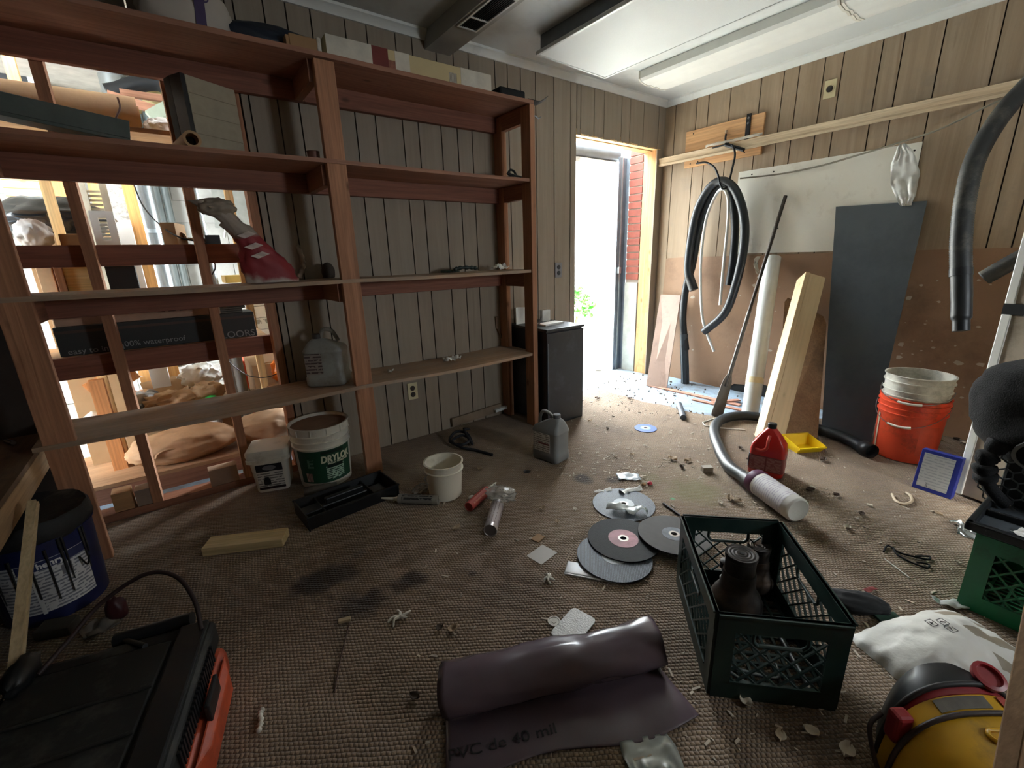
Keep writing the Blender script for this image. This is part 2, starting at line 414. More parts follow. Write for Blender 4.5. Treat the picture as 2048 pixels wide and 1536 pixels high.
MB().box((-.03, -.03, .99), (.0, -.001, 1.05)).build('latch_plate', m_galv, t)
t = thing('rolled_shutter', 'dark grey rolled shutter drum under the door head with pale bottom bar', 'shutter', (-.6, .42, 2.02))
MB().cyl((-.9, 0, .06), (.44, 0, .06), .075, n=20).build('drum', M('shutter_grey', '#5d646b', .6), t, smooth=40)
MB().box((-.9, -.05, -.05), (.42, .0, -.01)).build('bottom_bar', M('bar_pale', '#b9bcba', .5, dirt='#6b6b66'), t)

# carpet
k = NT('carpet'); tc = k.n('ShaderNodeTexCoord')
mp = k.n('ShaderNodeMapping'); mp.inputs['Rotation'].default_value = (0, 0, .62); k.l(tc, 'Object', mp, 0)
wob = k.n('ShaderNodeTexNoise', i_Scale=22.0, i_Detail=3.0); k.l(mp, 0, wob, 0)
wv = k.n('ShaderNodeVectorMath', operation='SCALE'); wv.inputs[3].default_value = .011; k.l(wob, 'Color', wv, 0)
ad = k.n('ShaderNodeVectorMath', operation='ADD'); k.l(mp, 0, ad, 0); k.l(wv, 0, ad, 1)
sp = k.n('ShaderNodeSeparateXYZ'); k.l(ad, 0, sp, 0)
def mth(op, a, b=None):
    x = k.n('ShaderNodeMath', operation=op)
    for i, q in ((0, a), (1, b)):
        if q is None: continue
        if isinstance(q, (int, float)): x.inputs[i].default_value = q
        else: k.l(q[0], q[1], x, i)
    return (x, 0)
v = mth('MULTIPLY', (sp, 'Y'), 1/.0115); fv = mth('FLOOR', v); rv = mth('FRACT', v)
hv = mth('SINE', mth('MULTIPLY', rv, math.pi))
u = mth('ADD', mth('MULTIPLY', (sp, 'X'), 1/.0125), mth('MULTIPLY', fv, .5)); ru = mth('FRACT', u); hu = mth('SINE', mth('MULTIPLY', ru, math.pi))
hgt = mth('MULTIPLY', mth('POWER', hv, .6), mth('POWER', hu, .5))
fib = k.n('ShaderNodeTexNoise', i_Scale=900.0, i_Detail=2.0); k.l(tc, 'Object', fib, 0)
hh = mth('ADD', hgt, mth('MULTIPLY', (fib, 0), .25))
big = k.n('ShaderNodeTexNoise', i_Scale=1.6, i_Detail=7.0, i_Roughness=.65); k.l(tc, 'Object', big, 0)
cr = k.ramp(big, 0, [(.32, lin('#6f5a46')), (.5, lin('#8a735b')), (.68, lin('#9f8a72'))])
fl2 = k.n('ShaderNodeTexNoise', i_Scale=160.0, i_Detail=2.0); k.l(tc, 'Object', fl2, 0); fr = k.ramp(fl2, 0, [(.3, .7), (.65, 1.08)])
last = (k.mix(None, 1.0, (cr, 0), (fr, 0), 'MULTIPLY'), 2)
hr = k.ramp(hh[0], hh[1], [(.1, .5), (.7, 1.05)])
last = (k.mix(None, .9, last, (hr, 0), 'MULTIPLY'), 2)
spots = [((640, 1165), .085, '#2a1c10', .9), ((610, 1175), .06, '#2a1c10', .8), ((690, 1150), .06, '#2a1c10', .8), ((715, 1215), .08, '#2a1c10', .8), ((830, 1160), .055, '#2a1c10', .85), ((800, 1175), .05, '#2a1c10', .7),
         ((750, 1200), .06, '#2a1c10', .7), ((945, 1150), .02, '#2a1c10', .7), ((1165, 960), .06, '#1b1917', .8), ((1230, 962), .05, '#1b1917', .7), ((720, 1110), .03, '#241b14', .4),
         ((1390, 985), .14, '#6e6e3c', .5), ((1300, 960), .08, '#6a6a40', .4), ((1345, 1000), .014, '#5fae7e', .9), ((320, 1085), .06, '#a79c8e', .5), ((390, 1072), .05, '#a79c8e', .5), ((270, 1100), .05, '#a79c8e', .45), ((930, 1040), .09, '#a0937f', .4), ((820, 950), .1, '#94876f', .35)]
nzs = k.n('ShaderNodeTexNoise', i_Scale=14.0, i_Detail=4.0); k.l(tc, 'Object', nzs, 0)
for (px, rad, col, amt) in spots:
    c = fl(*px); dv = k.n('ShaderNodeVectorMath', operation='DISTANCE'); k.l(tc, 'Object', dv, 0); dv.inputs[1].default_value = c
    dd = mth('ADD', (dv, 'Value'), mth('MULTIPLY', mth('SUBTRACT', (nzs, 0), .5), rad*1.3))
    mr = k.n('ShaderNodeMapRange'); mr.inputs['From Min'].default_value = rad*1.15; mr.inputs['From Max'].default_value = rad*.5; mr.inputs['To Min'].default_value = 0; mr.inputs['To Max'].default_value = amt
    k.l(dd[0], 0, mr, 0); last = (k.mix(mr, 0, last, lin(col)), 2)
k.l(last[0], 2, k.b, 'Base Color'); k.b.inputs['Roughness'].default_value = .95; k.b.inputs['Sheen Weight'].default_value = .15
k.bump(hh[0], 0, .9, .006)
edge = [fl(*q) for q in ((1150, 772), (1173, 774), (1190, 781), (1214, 783), (1232, 790), (1255, 795), (1290, 806), (1331, 812), (1365, 823), (1402, 830), (1440, 836), (1484, 838), (1530, 846))]
poly = [(p.x, min(p.y, -.012)) for p in edge] + [(-.02, -1.75), (-.02, -4.28), (-4.88, -4.28), (-4.88, -.012), (-1.2, -.012)]
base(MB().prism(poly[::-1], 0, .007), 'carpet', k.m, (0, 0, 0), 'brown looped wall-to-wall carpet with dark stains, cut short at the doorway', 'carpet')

# ------------------------------------------------------------------ garage seen between the studs, yard seen through the door
m_gwall = M('block_wall', '#9d9b94', .8, var=.06, scale=4, dirt='#807d75', dirtamt=.35, dscale=2)
GY = 2.9
struct('ground', MB().box((-6.6, .35, -.12), (9, 14, -.01)), M('yard_concrete', '#b9b4aa', .9, var=.15, dirt='#8d8375', dirtamt=.3, dscale=2))
WG = struct('wall_garage_back', MB().box((-6.6, GY+.008, 0), (-1.28, GY+.12, 2.6)), M('block_joint', '#8b8982', .9))
blk = None
for kz in range(13):
    for kx in range(14):
        x0 = -6.6+kx*.4-(kz % 2)*.2; x1 = min(x0+.394, -1.28); x0 = max(x0, -6.6)
        if x1-x0 < .05: continue
        if blk is None or x1-x0 < .39: o = MB().box((0, 0, 0), (x1-x0, .02, .194)).build('block', m_gwall, WG)
        else: o = blk.copy(); C.objects.link(o)
        if blk is None: blk = o
        o.location = (x0, GY, kz*.2)
struct('wall_garage_left', MB().box((-6.7, .1, 0), (-6.6, GY, 2.6)), m_gwall)
struct('ceiling_garage', MB().box((-6.6, .1, 2.52), (-1.28, GY, 2.6)), M('garage_ceil', '#a8a296', .8))
struct('wall_garage_side', MB().box((-1.36, .1, 0), (-1.26, .9, 2.6)).box((-1.36, 1.7, 0), (-1.26, GY+.1, 2.6)).box((-1.36, .9, 1.9), (-1.26, 1.7, 2.6)), m_gwall)
# house across the yard
YB = struct('wall_neighbour', MB().box((-2, 7.5, 0), (12, 7.8, 5)), M('neighbour_wall', '#dcdcd8', .8))
t = thing('garage_door', 'white panelled garage door across the bright yard', 'garage door', (2.1, 7.42, 0))
for kz in range(5): MB().box((-1.4, 0, kz*.5+.01), (1.6, .05, kz*.5+.49)).build('panel', m_paper, t, bevel=.01)
MB().box((-1.4, -.02, 1.36), (1.6, .0, 1.40)).build('rail', M('rail_grey', '#8c9094', .5), t)

# ------------------------------------------------------------------ shelving
SH = thing('shelving_unit', 'long site-built timber shelving unit with dusty plywood shelves along the back wall', 'shelf', (0, 0, 0))
FY = -.37
def post(x0, x1, y0, y1, nm='post', mt=m_lum_z): return MB().box((x0, y0, .008), (x1, y1, 2.05)).build(nm, mt, SH, bevel=.003)
post(-4.272, -4.178, FY, FY+.038); post(-3.082, -2.992, FY, FY+.038); post(-1.873, -1.835, FY-.02, FY+.07)
post(-1.873, -1.835, -.095, -.006)
XL, XC, XR = -4.30, -3.035, -1.83
for (z, t_) in ((2.076, .02), (1.645, .018), (1.098, .018), (.545, .018)):
    for (a, b_) in ((XL if z < 2 else -4.7, XC), (XC, XR)):
        top = z < 1.2
        f0 = FY-.008
        bm_ = MB()
        n = 24
        def fn(u, v, a=a, b_=b_, z=z):
            x = a+(b_-a)*u; y = f0+(-.008-f0)*v
            sag = -.012*math.sin(math.pi*u) if z < 1 else -.004*math.sin(math.pi*u)
            return (x, y, z+sag)
        bm_.grid(fn, n, 2)
        o = bm_.build('shelf_board', m_ply_x if top else m_ply_u, SH); md = o.modifiers.new('s', 'SOLIDIFY'); md.thickness = t_; md.offset = -1
    if z > 1:
        MB().box((XL if z < 2 else -4.7, -.044, z-.02-.092), (XC-.02, -.008, z-.02)).build('apron', m_red_x, SH, bevel=.002)
        MB().box((XC-.02, -.044, z-.02-.092), (XR-.01, -.008, z-.02)).build('apron', m_red_x, SH, bevel=.002)
        for x in (-4.235, -3.10, -1.868):
            MB().box((x, FY+.039, z-.02-.092), (x+.036, -.046, z-.02)).build('bearer', m_lum_y, SH, bevel=.002)
for x, y, z in ((-1.83, FY+.0, 2.0),):
    MB().tube([(x-.003, y+.01, z), (x+.03, y+.01, z), (x+.05, y+.01, z-.01), (x+.07, y+.01, z+.0)], .004, 6).build('hook', m_steel, SH, smooth=60)
MB().box((-1.8345, FY-.01, 1.975), (-1.8325, FY+.02, 2.03)).build('price_tag', m_paper, SH)

# ------------------------------------------------------------------ ceiling lights and vent
def troffer():
    t = thing('ceiling_light', 'wide rectangular fluorescent ceiling light with a prismatic lens, hanging askew', 'light', (-1.455, -1.1, 2.38))
    m_fr = M('lamp_frame', '#c9ccc8', .4, var=.03); m_ln = M('lamp_lens', '#dfe3e0', .35, var=.03, scale=300, bump=.5, bdist=.002)
    x0, x1, y0, y1 = -.305, .305, -.85, .78
    b = MB(); w_ = .018
    b.box((x0, y0, -.05), (x0+w_, y1, -.03)).box((x1-w_, y0, -.05), (x1, y1, -.03)).box((x0+w_, y0, -.05), (x1-w_, y0+w_, -.03)).box((x0+w_, y1-w_, -.05), (x1-w_, y1, -.03))
    b.build('frame', m_fr, t, bevel=.003)
    MB().box((x0+.02, y0+.02, -.03), (x1-.02, y1-.02, .055)).build('housing', M('lamp_housing', '#6d7276', .5), t)
    MB().box((x0+w_, y0+w_, -.047), (x1-w_, y1-w_, -.036)).build('lens', m_ln, t)
    t.rotation_euler = (0, math.radians(1.5), 0)
troffer()
def wrap(y0, y1, label):
    t = thing('ceiling_light', label, 'light', (-.62, (y0+y1)/2, HC)); h = (y1-y0)/2
    pr = [(-.165, -.002), (-.165, -.05), (-.15, -.068), (-.08, -.078), (-.03, -.07), (0, -.078), (.03, -.07), (.08, -.078), (.15, -.068), (.165, -.05), (.165, -.002)]
    b = MB(); b.loft([[Vector((x, y, z)) for x, z in pr] for y in (-h+.012, h-.012)], cap=False); b.build('diffuser', M('wrap_lens', '#e2e3dc', .35, var=.04), t, smooth=35)
    for s in (-1, 1):
        b = MB(); b.loft([[Vector((x*1.02, s*h-s*.012*e, z*1.03)) for x, z in pr] for e in (0, 1)]); b.build('end_cap', M('wrap_cap', '#d8d5c8', .5), t)
    MB().box((-.13, -h+.02, -.03), (.13, h-.02, 0)).build('tray', m_white, t)
wrap(-1.555, -.315, 'long wraparound ceiling light near the corner of the panelled walls')
wrap(-2.80, -1.56, 'second wraparound ceiling light butted end to end behind the first')
t = thing('ceiling_vent', 'black louvred air vent with a pale frame under the grey ceiling soffit', 'vent', (-2.262, -.62, 2.352))
b = MB().box((-.06, -.27, -.008), (-.05, .27, 0)).box((.05, -.27, -.008), (.06, .27, 0)).box((-.05, -.27, -.008), (.05, -.26, 0)).box((-.05, .26, -.008), (.05, .27, 0)).box((-.05, .145, -.008), (.05, .155, 0)).box((-.05, -.10, -.008), (.05, -.09, 0))
b.build('frame', m_white, t)
MB().box((-.05, -.26, -.002), (.05, .26, 0)).build('backing', m_black, t)
for kx in range(9): MB().box((-.046+kx*.0108, -.258, -.006), (-.042+kx*.0108, .258, -.0021)).build('louvre', m_black, t)
MB().box((-2.75, -.75, 2.425), (-2.6, -.6, 2.4399)).build('ceiling_patch_plate', m_black); tag(bpy.data.objects['ceiling_patch_plate'], 'dark square cover plate on the ceiling above the shelving', 'cover plate')

# ------------------------------------------------------------------ outlets
def outlet(name, m, label, cat, plate, face):
    t = thing(name, label, cat, m)
    MB().box((-.035, -.006, -.057), (.035, 0, .057)).build('cover_plate', plate, t, bevel=.002)
    for s in (-1, 1):
        MB().lathe([(.017, 0), (.017, .003)], 14, T(0, -.006, s*.022) @ Rx(math.pi/2)).build('socket', face, t)
m_ivory = M('ivory', '#cfc39c', .45, var=.05)
outlet('wall_outlet', T(-2.61, -.004, .338), 'ivory double outlet low on the back wall under the shelves', 'outlet', m_ivory, M('brown_plastic', '#33271e', .4))
outlet('wall_outlet', T(-1.29, -.004, 1.07), 'grey double outlet on the panelling beside the doorway', 'outlet', M('outlet_grey', '#7d7d80', .5), M('outlet_dark', '#35363a', .4))
t = thing('wall_outlet', 'square ivory dryer outlet with round socket high on the right wall', 'outlet', T(-.004, -1.278, 2.195) @ Rz(-math.pi/2))
MB().box((-.036, -.007, -.055), (.036, 0, .055)).build('cover_plate', m_ivory, t, bevel=.003)
MB().lathe([(.026, 0), (.026, .004), (.022, .004), (.021, .001)], 18, T(0, -.007, 0) @ Rx(math.pi/2)).build('socket_ring', m_ivory, t)
MB().lathe([(.02, 0), (.02, .003)], 18, T(0, -.007, 0) @ Rx(math.pi/2)).build('socket', M('brown_plastic', '#33271e', .4), t)
MB().box((-.012, -.0145, -.008), (.012, -.011, .008)).build('insert', m_black, t)
# ------------------------------------------------------------------ pails, jugs and other containers
def away(p, d):
    """from a front-most floor point back along the line of sight, level"""
    v = Vector((p.x-CPOS.x, p.y-CPOS.y, 0)).normalized(); return Vector((p.x, p.y, 0))+v*d
def toward(c):
    return math.atan2(CPOS.y-c.y, CPOS.x-c.x)
FZ = .0075                                                     # top of the carpet
def pail_walls(rb, rt_, h, th=.004, rings=(), lip=True, n=40):
    pr = [(rb*.93, 0), (rb, .004)]
    for z0 in sorted(rings):
        r0 = rb+(rt_-rb)*z0/h
        pr += [(r0, z0), (r0+.007, z0+.001), (r0+.007, z0+.005), (r0, z0+.007)]
    if lip: pr += [(rt_, h-.006), (rt_+.005, h-.004), (rt_+.005, h)]
    pr += [(rt_-th, h), (rb-th, .008), (0.0, .008)]
    b = MB(); b.lathe([(0.0, 0)]+pr, n); return b
def bail(t, r, z, drop, mat, ang, nm='handle', grip=None):
    """wire handle fallen against the side facing ang"""
    pts = []
    for k in range(21):
        a = -math.pi/2*1.02+math.pi*1.02*k/20; s = math.sin(math.pi*k/20)
        pts.append((math.cos(ang+a)*(r+.004+.006*s), math.sin(ang+a)*(r+.004+.006*s), z-drop*s))
    h = MB().tube(pts, .0018, 6).build(nm, mat, t, smooth=60)
    if grip: MB().tube(pts[8:13], .007, 8).build('grip', grip, h, smooth=60)
def stripes(name, base_c, ink, **k): return printed(name, base_c, ink, **k)

# waterproofing pail with green label
c = away(fl(658, 977), .125); A = toward(c)
t = thing('paint_pail', 'large dusty white masonry paint pail with a green DRYLOK label beneath the lowest shelf', 'pail', (c.x, c.y, FZ))
H, rb, rtp = .345, .132, .150
pail_walls(rb, rtp, H, rings=(.23, .262, .298)).build('body', m_whitep, t, smooth=40)
MB().lathe([(0, H-.014), (rtp-.006, H-.016)], 32).build('contents', M('dried_paint', '#8f6f55', .9, bump=.3), t)
for k in range(12):
    a = 2*math.pi*k/12; MB().box((-.002, -.001, H-.04), (.004, .001, H-.005)).build('lip_rib', m_whitep, t).matrix_local = Rz(a) @ T(rtp+.001, 0, 0)
rr = lambda z: rb+(rtp-rb)*z/H+.0008
wrap_label('label', M('label_green', '#1e4a33', .5, var=.1), t, rr, A-1.05, A+1.15, .035, .222, 30)
wrap_label('pale_panel', printed('fine_print_green', '#a9c6ae', '#23402f', 90), t, lambda z: rr(z)+.0008, A+.02, A+.72, .05, .128)
wrap_label('dark_band', M('label_dark', '#14281d', .5), t, lambda z: rr(z)+.0014, A+.06, A+.68, .118, .136)
wrap_label('barcode', printed('barcode_pink', '#c9a99b', '#3a2420', 260, 'x', .5, scale=5), t, lambda z: rr(z)+.0012, A-.78, A-.52, .045, .095)
wrap_label('top_band', M('label_dark', '#14281d', .5), t, lambda z: rr(z)+.0012, A-.1, A+.75, .2, .216)
m_lett = M('letter_cream', '#dad9bd', .5, var=.03)
text('DRYLOK', .052, m_lett, t, None, bend=(rr(.17), A-.14, .168), bold=.0022, sx=.82, shear=.12)
text('E', .07, M('letter_dim', '#5d7c68', .5), t, None, bend=(rr(.15), A-.66, .150), bold=.002)
text('Masonry Waterproofer', .017, m_lett, t, None, bend=(rr(.14), A+.1, .143), bold=.0004, sx=.75)
# square tub
c = away(fl(556, 984), .085)
t = thing('square_tub', 'small square white plastic tub with a black and white label', 'tub', T(c.x, c.y, FZ) @ Rz(A+math.pi/2-.12))
def rsq(w, r, z, n=5):
    o = []
    for q, (sx, sy) in enumerate(((1, 1), (-1, 1), (-1, -1), (1, -1))):
        for k in range(n):
            a = math.pi/2*q+math.pi/2*k/(n-1); o.append(Vector((sx*(w-r)+r*math.cos(a), sy*(w-r)+r*math.sin(a), z)))
    return o
MB().loft([rsq(.075, .02, 0), rsq(.078, .02, .01), rsq(.092, .022, .19)]).build('body', m_whitep, t, smooth=40)
MB().loft([rsq(.1, .025, .178), rsq(.104, .025, .18), rsq(.104, .025, .195), rsq(.1, .024, .197), rsq(.1, .024, .212), rsq(.103, .024, .214), rsq(.103, .024, .232), rsq(.097, .02, .242), rsq(.05, .02, .243)]).build('lid', m_whitep, t, smooth=35)
lb = T(0, -.0725, .0) @ Rx(.078)
MB().box((-.062, -.006, .02), (.062, -.003, .165)).build('label', printed('tub_label', '#cfccc6', '#6f6c6a', 70), t).matrix_local = lb
MB().box((-.063, -.0075, .125), (.063, -.0055, .165)).build('label_header', M('label_black', '#1b1a1e', .5), t).matrix_local = lb
MB().box((-.063, -.0075, .018), (.063, -.0055, .032)).build('label_footer', M('label_maroon', '#2c1418', .5), t).matrix_local = lb
MB().lathe([(.0, 0), (.032, 0), (.032, .001)], 16, T(0, -.0076, .145) @ Rx(math.pi/2) @ Matrix.Diagonal((1, .45, 1, 1))).build('oval_mark', M('label_grey', '#77757a', .5), t).matrix_local = lb
MB().box((-.036, -.0078, .045), (-.004, -.006, .078)).box((-.03, -.0078, .07), (-.01, -.006, .09)).build('picture', M('label_black', '#1b1a1e', .5), t).matrix_local = lb
# small white pail
c = away(fl(893, 1008), .085)
t = thing('small_pail', 'small empty open white plastic pail standing on the carpet', 'pail', (c.x, c.y, FZ))
pail_walls(.082, .096, .19, rings=(.148,), lip=True).build('body', M('pail_cream', '#d9d3c2', .45, var=.04, dirt='#b3a78f', dirtamt=.15), t, smooth=40)
A2 = toward(c)
MB().tube(crom([(math.cos(A2-.95)*.1, math.sin(A2-.95)*.1, .15), (math.cos(A2-1.0)*.115, math.sin(A2-1.0)*.115, .13), (math.cos(A2-.9)*.107, math.sin(A2-.9)*.107, .105), (math.cos(A2-.8)*.1, math.sin(A2-.8)*.1, .1)]), .0018, 6).build('handle', m_steel, t, smooth=60)
# orange pail with a white pail nested in it
c = away(fl(1800, 926), .13); AO = toward(c)
t = thing('orange_pail', 'orange plastic pail with a wire handle, holding a dirty white pail', 'pail', (c.x, c.y, FZ))
m_or = M('pail_orange', '#e2502f', .42, var=.06, dirt='#8d3b26', dirtamt=.2)
pail_walls(.138, .152, .36, rings=(.268, .3, .33)).build('body', m_or, t, smooth=40)
bail(t, .156, .33, .12, m_steel, AO-.25, grip=m_whitep)
wrap_label('label', M('label_outline', '#d8553a', .5), t, lambda z: .139+.014*z/.36+.0008, AO+.35, AO+1.0, .05, .22)
wrap_label('label_edge', M('label_cream', '#d9c4a6', .6), t, lambda z: .139+.014*z/.36+.0012, AO-1.15, AO-1.05, .04, .25)
t = thing('white_pail', 'grubby white plastic pail with raised bands, nested inside the orange pail', 'pail', (c.x, c.y, FZ+.115))
pail_walls(.128, .148, .37, rings=(.25, .282, .33)).build('body', M('pail_grubby', '#cfcdc2', .5, var=.06, dirt='#6f6b60', dirtamt=.6, dscale=7), t, smooth=40)
bail(t, .151, .29, .06, m_steel, AO-.1, grip=m_whitep)
# blue pail by the bench
c = away(fl(135, 1240), .145); AB = toward(c)
t = thing('blue_pail', 'blue roof coating pail with a crusted black top and white label beneath the bench', 'pail', (c.x, c.y, FZ))
m_bl = M('pail_blue', '#161e4a', .45, var=.1, dirt='#15161c', dirtamt=.3)
pail_walls(.14, .152, .36, rings=(.3,)).build('body', m_bl, t, smooth=40)
b = MB(); b.lathe([(.155, .30), (.160, .31), (.158, .362), (.15, .372), (.135, .368), (.06, .352), (0, .35)], 40)
for i, v in enumerate(b.v): b.v[i] = v+Vector((0, 0, .012*nz(v, 14, 2)))
b.build('tar_crust', M('tar', '#1a1a1a', .7, var=.4, dirt='#5b574e', dirtamt=.3, bump=.5), t, smooth=50)
rr = lambda z: .14+.012*z/.36+.001
wrap_label('label', printed('blue_pail_print', '#c9c9ca', '#7b7d86', 80), t, rr, A-.5, A+1.2, .05, .245, 26)
wrap_label('label_band', M('label_navy', '#232c55', .5), t, lambda z: rr(z)+.0008, A-.05, A+1.2, .212, .243)
wrap_label('label_seam', M('label_white', '#d5d6d6', .6), t, lambda z: rr(z)+.0012, A+.13, A+.21, .045, .2)
wrap_label('label_photo', M('label_grey', '#5d5f63', .5, var=.4, scale=60), t, lambda z: rr(z)+.0012, A+.65, A+.85, .165, .2)
text('henry', .03, M('letter_white', '#e6e6e6', .5), t, None, bend=(rr(.22), A+.28, .226), bold=.001)
for k in range(9):
    a = AB+R.uniform(-.9, .9); z0 = R.uniform(.26, .31); n_ = 6; zz = R.uniform(.08, .2)
    pts = [(math.cos(a+.05*nz((k, j, 0), 1))*(rr(z0)+.002), math.sin(a+.05*nz((k, j, 0), 1))*(rr(z0)+.002), z0+(zz-z0)*j/n_) for j in range(n_+1)]
    MB().tube(pts, [.004*(1-.6*j/n_) for j in range(n_+1)], 6).build('tar_drip', M('tar', '#1a1a1a', .7), t, smooth=60)
MB().tube(crom([(math.cos(A+1.0)*.15, math.sin(A+1.0)*.15, .2), (math.cos(A+1.0)*.175, math.sin(A+1.0)*.175, .17), (math.cos(A+.98)*.2, math.sin(A+.98)*.2, .21)]), .003, 6).build('handle', m_blackm, t, smooth=60)
MB().lathe([(0, 0), (.014, 0), (.014, .012), (0, .014)], 14, T(math.cos(A-.55)*.148, math.sin(A-.55)*.148, .26) @ Rz(A-.55) @ Ry(math.pi/2)).build('handle_boss', m_blackm, t)

# jugs
def sq_ring(w, d, r, z, cx=0, cy=0, n=5):
    o = []
    for q, (sx, sy) in enumerate(((1, 1), (-1, 1), (-1, -1), (1, -1))):
        for k in range(n):
            a = math.pi/2*q+math.pi/2*k/(n-1); o.append(Vector((cx+sx*(w-r)+r*math.cos(a), cy+sy*(d-r)+r*math.sin(a), z)))
    return o
def jug(name, label, m, w, d, h, mat, capm, labm, handle_r=.011, cap_r=.02, cap_h=.022, capx=.0, slope=.3, lab=(.12, .62), steps=True, body_extra=None):
    t = thing(name, label, 'jug', m)
    r = min(w, d)*.35; sh = h*(1-slope)
    b = MB()
    rg = [sq_ring(w*.92, d*.92, r, 0), sq_ring(w, d, r, .008)]
    if steps: rg += [sq_ring(w, d, r, h*.2), sq_ring(w*.97, d*.97, r, h*.215), sq_ring(w*.97, d*.97, r, sh*.93), sq_ring(w, d, r, sh*.96)]
    rg += [sq_ring(w, d, r, sh), sq_ring(w*.93, d*.9, r*.9, sh+(h-sh)*.25)]
    cx = capx
    rg += [sq_ring(w*.5, d*.55, r*.5, sh+(h-sh)*.72, cx*.7), sq_ring(cap_r*1.2, cap_r*1.2, cap_r*1.1, h-.004, cx), sq_ring(cap_r, cap_r, cap_r*.95, h, cx)]
    b.loft(rg); b.build('body', mat, t, smooth=50)
    MB().lathe([(cap_r*1.12, h-.002), (cap_r*1.15, h+cap_h*.9), (cap_r*1.02, h+cap_h), (0, h+cap_h)], 20, T(cx, 0, 0)).build('cap', capm, t, smooth=40)
    return t, sh
# grey jug on the carpet before the cabinet
c = away(fl(1102, 927), .07)
tj, sh = jug('grey_jug', 'grey plastic jug with a white label standing on the carpet before the black cabinet', T(c.x, c.y, FZ) @ Rz(toward(c)+math.pi/2-.65), .095, .068, .265, M('jug_grey', '#7f8283', .45, var=.06), M('cap_grey', '#5c5f61', .5), None, capx=.045, cap_r=.019)
MB().tube(crom([(.02, 0, .245), (.0, 0, .275), (-.05, 0, .287), (-.078, 0, .25), (-.082, 0, .2)]), .0105, 8).build('handle', M('jug_grey', '#7f8283', .45), tj, smooth=60)
MB().box((-.072, -.0695, .06), (.042, -.0675, .175)).build('label', printed('jug_label', '#d4d3d0', '#8d8886', 80), tj)
MB().box((-.04, -.0705, .108), (.04, -.0690, .118)).build('label_red_line', M('label_red', '#7d4a4a', .5), tj)
# red jug
c = away(fl(1530, 956), .06)
tj, sh = jug('red_jug', 'red jug of cleaner with a black cap standing beside the yellow bin', T(c.x, c.y, FZ) @ Rz(toward(c)+math.pi/2-.12), .083, .06, .262, M('jug_red', '#cf2f2a', .3, var=.05, coat=.3), m_black, None, capx=.0, cap_r=.019, cap_h=.024, slope=.45, steps=False)
MB().tube(crom([(.0, -.035, .225), (-.002, -.058, .2), (-.004, -.066, .165), (-.03, -.062, .145), (-.06, -.05, .15)]), .008, 8).build('handle', M('jug_red_light', '#e2564a', .3), tj, smooth=60)
b = MB(); b.loft([sq_ring(.0835, .0605, .021, z) for z in (.03, .115)], cap=False); b.build('label', M('label_maroon_dark', '#8a4442', .5), tj, smooth=60)
MB().box((-.072, -.0625, .036), (-.003, -.0603, .11)).build('label_text', printed('red_print', '#9a5a57', '#b98c86', 150), tj)
MB().box((.004, -.0625, .036), (.072, -.0603, .11)).build('label_text', printed('red_print', '#9a5a57', '#b98c86', 150), tj)
MB().box((-.0855, -.05, .04), (-.083, .04, .112)).build('label_side', M('label_sky', '#9fc0dc', .5, var=.3, scale=40), tj)
# jug on the lowest shelf
c = bk(664, 762, -.22)
tj, sh = jug('shelf_jug', 'dusty pale chemical jug standing on the lowest shelf behind the timber post', T(c.x-.005, -.20, .547) @ Rz(-.55), .10, .085, .25, M('jug_pale', '#8f908a', .5, var=.08, dirt='#6c6154', dirtamt=.4), M('cap_dark', '#3a332e', .6), None, capx=-.035, cap_r=.022, slope=.25)
MB().tube(crom([(-.02, 0, .24), (.0, 0, .29), (.045, 0, .285), (.075, 0, .23)]), .011, 8).build('handle', M('jug_pale', '#8f908a', .5), tj, smooth=60)
MB().box((-.085, -.0875, .07), (-.0, -.0855, .18)).build('label', printed('shelf_jug_label', '#8a8078', '#4a3a38', 60), tj)

# ------------------------------------------------------------------ black cabinet and what lies on it
t = thing('black_cabinet', 'black metal cabinet standing at the end of the shelving beside the doorway', 'cabinet', (-1.645, -.24, FZ))
m_cab = M('cabinet_black', '#20262c', .42, var=.1, dirt='#3a4048', dirtamt=.25)
MB().box((-.165, -.21, .02), (.175, .21, .68)).build('body', m_cab, t, bevel=.004)
MB().box((-.17, -.222, .0), (.18, -.212, .67)).build('front_panel', m_cab, t, bevel=.003)
MB().box((-.175, -.226, .68), (.185, .215, .698)).build('top', M('cabinet_top', '#2b3238', .4, dirt='#6e6a62', dirtamt=.4), t, bevel=.003)
MB().box((-.165, -.2255, .03), (-.158, -.2222, .6)).build('edge_highlight', M('highlight_grey', '#6f767c', .4), t)  # pale strip paints the highlight along the cabinet's front edge
zt = FZ+.6985
def flatbox(name, label, cat, c, size, rot, mat, z, bevel=.001, tilt=None, group=None):
    m = T(c[0], c[1], z) @ Rz(rot)
    if tilt is not None: m = m @ tilt
    return base(MB().box((-size[0]/2, -size[1]/2, 0), (size[0]/2, size[1]/2, size[2])), name, mat, m, label, cat, group, bevel=bevel)
flatbox('switch_plate_box', 'small square white box standing on the black cabinet against the panelling', 'box', (-1.55, -.14), (.085, .03, .085), .1, m_white, zt, .003)
flatbox('white_board_scrap', 'flat white board scrap lying across the cabinet top', 'board', (-1.63, -.29), (.2, .09, .012), .12, m_paper, zt)
flatbox('metal_ruler', 'thin grey metal strip lying on the cabinet top', 'ruler', (-1.56, -.235), (.16, .02, .003), -.2, m_steel, zt)
base(MB().grid(lambda u, v: ((u-.5)*.1, .02*math.sin(u*7)*v, v*.12-.0), 10, 6), 'paper_leaflet', m_paper, T(-1.76, -.12, zt+.001), 'curled white leaflet standing on the cabinet behind the shelf post', 'paper', solid=.001)
